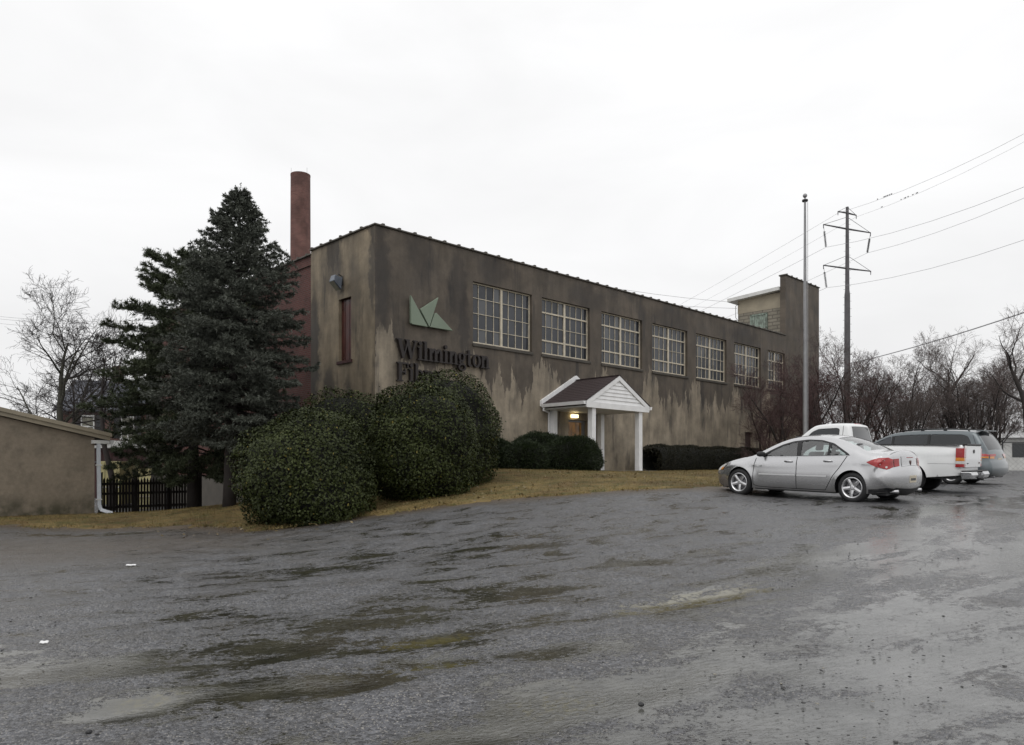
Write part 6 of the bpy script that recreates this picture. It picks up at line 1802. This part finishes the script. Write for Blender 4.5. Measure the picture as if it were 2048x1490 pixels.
def insulator(e, pe):
    rx = (pe[0] - 1024) / F; Yb = e.y + (1.2 if False else 0)
    b = Vector((rx * e.y, e.y, H + (HOR - pe[1]) / F * e.y))
    a = e + Vector((0, 0, -1.9 if e.y > 0 else 0)); a = e.lerp(b, .32)
    mb = MB(); mb.tube([e - Vector((xt, YT, zt0)) , a - Vector((xt, YT, zt0)), b - Vector((xt, YT, zt0))], .022, 5); n = 13
    for k in range(n):
        p = a.lerp(b, k / n) - Vector((xt, YT, zt0)); q = a.lerp(b, (k + .45) / n) - Vector((xt, YT, zt0))
        mb.tube([p, q], [.15, .06], 8)
    mb.build('insulator', M['dark_metal'], tp)
    return b
iUL = insulator(ends['uL'], (1652, 494.5)); iUR = insulator(ends['uR'], (1734.5, 506)); iLL = insulator(ends['lL'], (1653, 575.5))
mbx = MB()
def power_line(label, p, rpx, rpy, lslope, rad, group='transmission wires'):
    """conductor from the pole towards the right foreground and away behind the factory"""
    rx = (rpx - 1024) / F
    t = (rx * p.y - p.x) / (ldir.x + rx)
    q = p + ldir * t; q.z = H + (HOR - rpy) / F * q.y
    s1_ = (q.z - p.z) / t
    pts = []
    for k in range(13):                                   # right half of the span
        tt = 60 * k / 12
        pts.append(p + ldir * tt + Vector((0, 0, s1_ * tt + .004 * tt * (tt - t))))
    left = []
    for k in range(1, 17):
        tt = 150 * k / 16; left.append(p - ldir * tt + Vector((0, 0, lslope * tt + .00035 * tt * tt)))
    mb = MB(); mb.tube(list(reversed(left)) + pts, rad, 5)
    o = mb.build('power_line', M['wire'], None, fix=False); tag(o, label, 'wire', group)
    return lambda tt: p + ldir * tt + Vector((0, 0, s1_ * tt + .004 * tt * (tt - t)))
w1 = power_line('thin overhead wire from the top left arm, topmost of all', ends['sL'] + Vector((0, 0, -.2)), 2048, 268, -.075, .015)
w2 = power_line('thin overhead wire from the top right arm, second highest', ends['sR'] + Vector((0, 0, -.2)), 2048, 284, -.075, .012)
w3 = power_line('conductor hanging from the left insulator of the upper cross arm', iUL, 2048, 374, -.06, .018)
w4 = power_line('conductor hanging from the right insulator of the upper cross arm', iUR, 2048, 396, -.06, .018)
w5 = power_line('conductor hanging from the single lower insulator', iLL, 2048, 480, -.06, .018)
# birds
def bird():
    root = empty('bird')
    mb = MB(); prof = [(-.16, .0, .01), (-.09, .005, .035), (-.02, .02, .055), (.05, .05, .06), (.10, .09, .045), (.13, .115, .038), (.165, .115, .008)]
    mb.tube([(0, p[0], p[1] + .07) for p in prof], [p[2] for p in prof], 8); mb.tube([(.015, .03, .04), (.015, .03, 0)], .006, 4); mb.tube([(-.015, .03, .04), (-.015, .03, 0)], .006, 4)
    mb.build('body', M['black'], root, True)
    mb = MB(); mb.add([(-.03, -.15, .065), (.03, -.15, .065), (.035, -.29, .03), (-.035, -.29, .03), (0, -.2, .05)], [(0,1,2,3)]); mb.build('tail', M['black'], root)
    return root
b0 = bird(); first = True
for wf, pxs, gl in ((w1, (1755, 1768, 1771.5, 1775, 1778.5, 1782.5), 'small dark bird perched on the topmost overhead wire'), (w2, (1763.5, 1802, 1810, 1816, 1825.5, 1833.5), 'small dark bird perched on the second highest overhead wire')):
    for px in pxs:
        lo, hi = 0, 40
        for _ in range(40):
            m_ = (lo + hi) / 2; q = wf(m_)
            if 1024 + F * q.x / q.y < px: lo = m_
            else: hi = m_
        o = b0 if first else copy_tree(b0); first = False
        o.location = wf(lo) + Vector((0, 0, .02)); o.rotation_euler = (0, 0, R(-60) + rnd.uniform(-.5, .5)); o.scale = (.95,) * 3
        tag(o, gl, 'bird', gl.replace('small dark bird', 'birds'))
# heavy service cable leaving the pole towards the right foreground
a = P(1700, 727, YT); e = P(2048, 625, 55); d = (e - a)
mb = MB(); mb.tube([a.lerp(e, k / 10) * 1 + Vector((0, 0, -.9 * (k / 10) * (1 - k / 10))) for k in range(11)] + [e + d * .12 + Vector((0, 0, .15)), e + d * .6 + Vector((0, 0, 1.6))], .048, 6)
o = mb.build('service_cable', M['wire'], None, fix=False); tag(o, 'thick service cable rising from the steel pole to the right edge', 'cable')
# two thin service wires to the stair tower roof
for k, (pz, lab) in enumerate(((ZR - .32, 'upper thin service wire ending at the stair tower roof'), (ZR - .7, 'lower thin service wire ending at the stair tower roof'))):
    a = B(L1 + .1, TD, 0); a.z = pz; b = B(L1 - 26, TD + 3, 0); b.z = ZR - 1.0 - k
    mb = MB(); mb.tube([a.lerp(b, t / 10) + Vector((0, 0, -.9 * 4 * (t / 10) * (1 - t / 10) * .5)) for t in range(11)], .010, 5)
    o = mb.build('service_wire', M['wire'], None, fix=False); tag(o, lab, 'wire', 'service wires to the stair tower')
for k, py in enumerate((632, 637, 646)):
    a = P(-80, py - 8, 70); b = P(330, py + 6, 74)
    mb = MB(); mb.tube([a.lerp(b, t / 8) + Vector((0, 0, -.5 * 4 * (t / 8) * (1 - t / 8))) for t in range(9)], .014, 5)
    o = mb.build('street_wire', M['wire'], None, fix=False); tag(o, ('uppermost', 'middle', 'lowest')[k] + ' of three street wires behind the bare trees at left', 'wire', 'street wires at left')

# ---------------------------------------------------------------- brick house with slate roof behind the shed
YH = 62.0
c = P(118, 0, YH); hz = gz(c.x, YH)
ho = empty('brick_house', (c.x, YH, hz), R(10)); tag(ho, 'old brick house with slate gable roof and white arched windows behind the shed', 'house')
Wd, Dp = 9.6, 7.5; ze, zr = 6.6, 9.2
mb = MB()
mb.quad((0,0,-1), (Wd,0,-1), (Wd,0,ze), (0,0,ze)); mb.quad((0,Dp,-1), (Wd,Dp,-1), (Wd,Dp,ze), (0,Dp,ze))
for x in (0, Wd): mb.add([(x,0,-1),(x,Dp,-1),(x,Dp,ze),(x,Dp/2,zr),(x,0,ze)], [(0,1,2,3,4)])
mb.build('wall', M['brick_house'], ho)
mb = MB()
for sg in (0, 1):
    y0_ = -.35 if sg == 0 else Dp + .35
    mb.add([(-.3,y0_,ze-.2),(Wd+.3,y0_,ze-.2),(Wd+.3,Dp/2,zr+.05),(-.3,Dp/2,zr+.05),(-.3,y0_,ze-.05),(Wd+.3,y0_,ze-.05),(Wd+.3,Dp/2,zr+.2),(-.3,Dp/2,zr+.2)], [(0,3,2,1),(4,5,6,7),(0,1,5,4),(1,2,6,5),(2,3,7,6),(3,0,4,7)])
rf = mb.build('roof', M['slate'], ho)
mb = MB(); mb.box(3.0, 3.7, Dp/2 - .35, Dp/2 + .35, zr - .6, zr + 1.3); mb.box(2.95, 3.75, Dp/2 - .4, Dp/2 + .4, zr + 1.3, zr + 1.45); mb.build('chimney', M['brick_house'], rf)
def hwin(par, x, z, w_, h_, shut=True, axis='x'):
    def T(a, d, b): return (a, d, b) if axis == 'x' else (d, a, b)
    mb = MB()
    def bx(a0, a1, d0, d1, b0, b1):
        p, q = T(a0, d0, b0), T(a1, d1, b1); mb.box(min(p[0], q[0]), max(p[0], q[0]), min(p[1], q[1]), max(p[1], q[1]), b0, b1)
    bx(x - w_/2, x - w_/2 + .1, -.06, .05, z, z + h_); bx(x + w_/2 - .1, x + w_/2, -.06, .05, z, z + h_); bx(x - w_/2 + .1, x + w_/2 - .1, -.06, .05, z + h_ - .16, z + h_); bx(x - w_/2 - .08, x + w_/2 + .08, -.1, .05, z - .12, z - .002); bx(x - w_/2 + .1, x + w_/2 - .1, -.045, .03, z + h_/2 - .05, z + h_/2 + .05)
    bx(x - .03, x + .03, -.04, .03, z, z + h_/2 - .05)
    fr = mb.build('window', M['white_trim'], par)
    m2 = MB(); m2.quad(T(x - w_/2 + .1, -.012, z), T(x + w_/2 - .1, -.012, z), T(x + w_/2 - .1, -.012, z + h_ - .16), T(x - w_/2 + .1, -.012, z + h_ - .16)); m2.build('pane', M['cp'], fr)
    if shut:
        for s_ in (-1, 1):
            mb = MB(); xx = x + s_ * (w_/2 + .3)
            p, q = T(xx - .24, -.05, 0), T(xx + .24, -.004, 0)
            mb.box(min(p[0], q[0]), max(p[0], q[0]), min(p[1], q[1]), max(p[1], q[1]), z - .02, z + h_); mb.build('shutter', M['dark_metal'], par)
for x, z in ((2.2, 4.2), (5.3, 4.2), (8.0, 4.2), (2.2, 1.2), (5.3, 1.2), (8.0, 1.2)): hwin(ho, x, z, 1.05, 1.9)
for y, z in ((2.3, 4.2), (5.2, 4.2), (3.75, 6.9)): hwin(ho, y, z, .8, 1.5, False, 'y')
# second house wing of orange brick farther right
c = P(262, 0, 68); h2 = empty('brick_house', (c.x, 68, gz(c.x, 68)), R(-6)); tag(h2, 'orange brick house wing with white windows half hidden by the pine', 'house')
mb = MB(); mb.box(0, 7.5, 0, 6, -1, 8.6); mb.build('wall', M['brick_house'], h2)
mb = MB(); mb.box(-.25, 7.75, -.25, 6.25, 8.6, 8.95); mb.build('roof', M['white_trim'], h2)
for x, z in ((1.2, 5.6), (3.3, 5.6), (5.6, 5.6), (1.2, 2.2), (3.3, 2.2)): hwin(h2, x, z, 1.0, 1.7, False)
# low maroon building with white roof edge, pale yellow container, white panel
c = P(180, 0, 46); lo = empty('low_building', (c.x, 46, gz(c.x, 46)), R(3)); tag(lo, 'low maroon clad building with a white roof edge behind the fence', 'building')
mb = MB(); mb.box(0, 5.2, 0, 5, -.5, 3.05)
for k in range(17): mb.box(.05 + k * .3, .11 + k * .3, -.035, -.002, -.3, 3.0)
mb.build('wall', M['maroon'], lo)
mb = MB(); mb.box(-.2, 5.4, -.25, 5.2, 3.055, 3.5); mb.build('roof', M['white_trim'], lo)
mb = MB(); mb.tube([(-.1, -.12, 2.2), (5.25, -.12, 2.2)], .03, 6); mb.build('pipe', M['galv'], lo)
c = P(196, 0, 38); co_ = empty('storage_container', (c.x, 38, gz(c.x, 38)), R(5)); tag(co_, 'pale yellow storage container behind the picket fence next to the downspout', 'container')
mb = MB(); mb.box(0, 1.05, 0, 2.4, .15, 2.35)
for k in range(5): mb.box(.05 + k * .21, .13 + k * .21, -.03, -.002, .2, 2.3)
mb.build('body', M['pale_yellow'], co_, bevel=.02)
mb = MB(); mb.box(-.03, 1.08, -.035, .0, 1.0, 1.06); mb.build('rail', M['white_trim'], co_)
c = P(272, 0, 37); bp = empty('board_panel', (c.x, 37, gz(c.x, 37)), R(8)); tag(bp, 'cream painted panel leaning against the brick wall behind the fence', 'panel')
mb = MB(); mb.add([(0,0,0),(.6,0,0),(.6,.35,2.0),(0,.35,2.0),(0,.06,0),(.6,.06,0),(.6,.41,2.0),(0,.41,2.0)], [(0,3,2,1),(4,5,6,7),(0,1,5,4),(1,2,6,5),(2,3,7,6),(3,0,4,7)]); mb.build('board', M['pale_yellow'], bp)
mb = MB(); mb.beam((0, -.01, .6), (.6, .1, .6), .03, .07); mb.build('batten', M['cream'], bp)

# ---------------------------------------------------------------- far right: low white buildings, fence
def low_white(label, px, Y, L_, D_, h, rz, roofm, wallm):
    c = P(px, 0, Y); o = empty('low_building', (c.x, Y, gz(c.x, Y)), R(rz)); tag(o, label, 'building')
    mb = MB(); mb.box(0, L_, 0, D_, -.5, h); mb.build('wall', wallm, o)
    mb = MB(); mb.add([(-.3,-.4,h),(L_+.3,-.4,h),(L_+.3,D_+.4,h),(-.3,D_+.4,h),(-.3,D_/2,h+1.1),(L_+.3,D_/2,h+1.1)], [(0,1,5,4),(2,3,4,5),(1,2,5),(3,0,4),(3,2,1,0)]); mb.build('roof', roofm, o)
    mb = MB(); n = int(L_ / 3)
    for k in range(n):
        mb2 = MB(); mb2.box(1 + k * 3, 2.1 + k * 3, -.03, -.003, 1.0, 2.1); mb2.build('window', M['tint'], o)
    mb = MB(); mb.box(L_ * .5, L_ * .5 + .9, -.04, -.004, -.3, 2.0); mb.build('door', M['maroon'], o)
low_white('long low building with pale grey roof seen over the grey van', 1818, 82, 9, 7, 3.2, -8, plain('pale_roof', (.36, .37, .39), .6, .1, 1), M['white_trim'])
low_white('white sided building behind the trunk at the right edge', 1995, 58, 14, 7, 2.5, -14, plain('pale_roof_white', (.5, .5, .5), .6, .1, 1), M['white_trim'])
c = P(2005, 0, 40); cf = empty('chain_link_fence', (c.x, 40, gz(c.x, 40)), R(-12)); tag(cf, 'dark chain link fence with round posts at the right edge of the lot', 'fence')
mb = MB()
for k in range(40):
    for sg in (-1, 1):
        x = k * .25; xe = x + sg * 1.6
        mb.tube([(x, 0, .05), (min(max(xe, 0), 10), 0, .05 + min(1.6, abs(min(max(xe, 0), 10) - x)))], .004, 3, False)
mb.build('mesh', M['dark_metal'], cf, fix=False)
for k in range(5):
    mb = MB(); mb.tube([(k * 2.5, 0, -.2), (k * 2.5, 0, 1.8)], .04, 8); mb.build('post', M['dark_metal'], cf)
mb = MB(); mb.tube([(0, 0, 1.7), (10, 0, 1.7)], .025, 6); mb.build('rail', M['dark_metal'], cf)
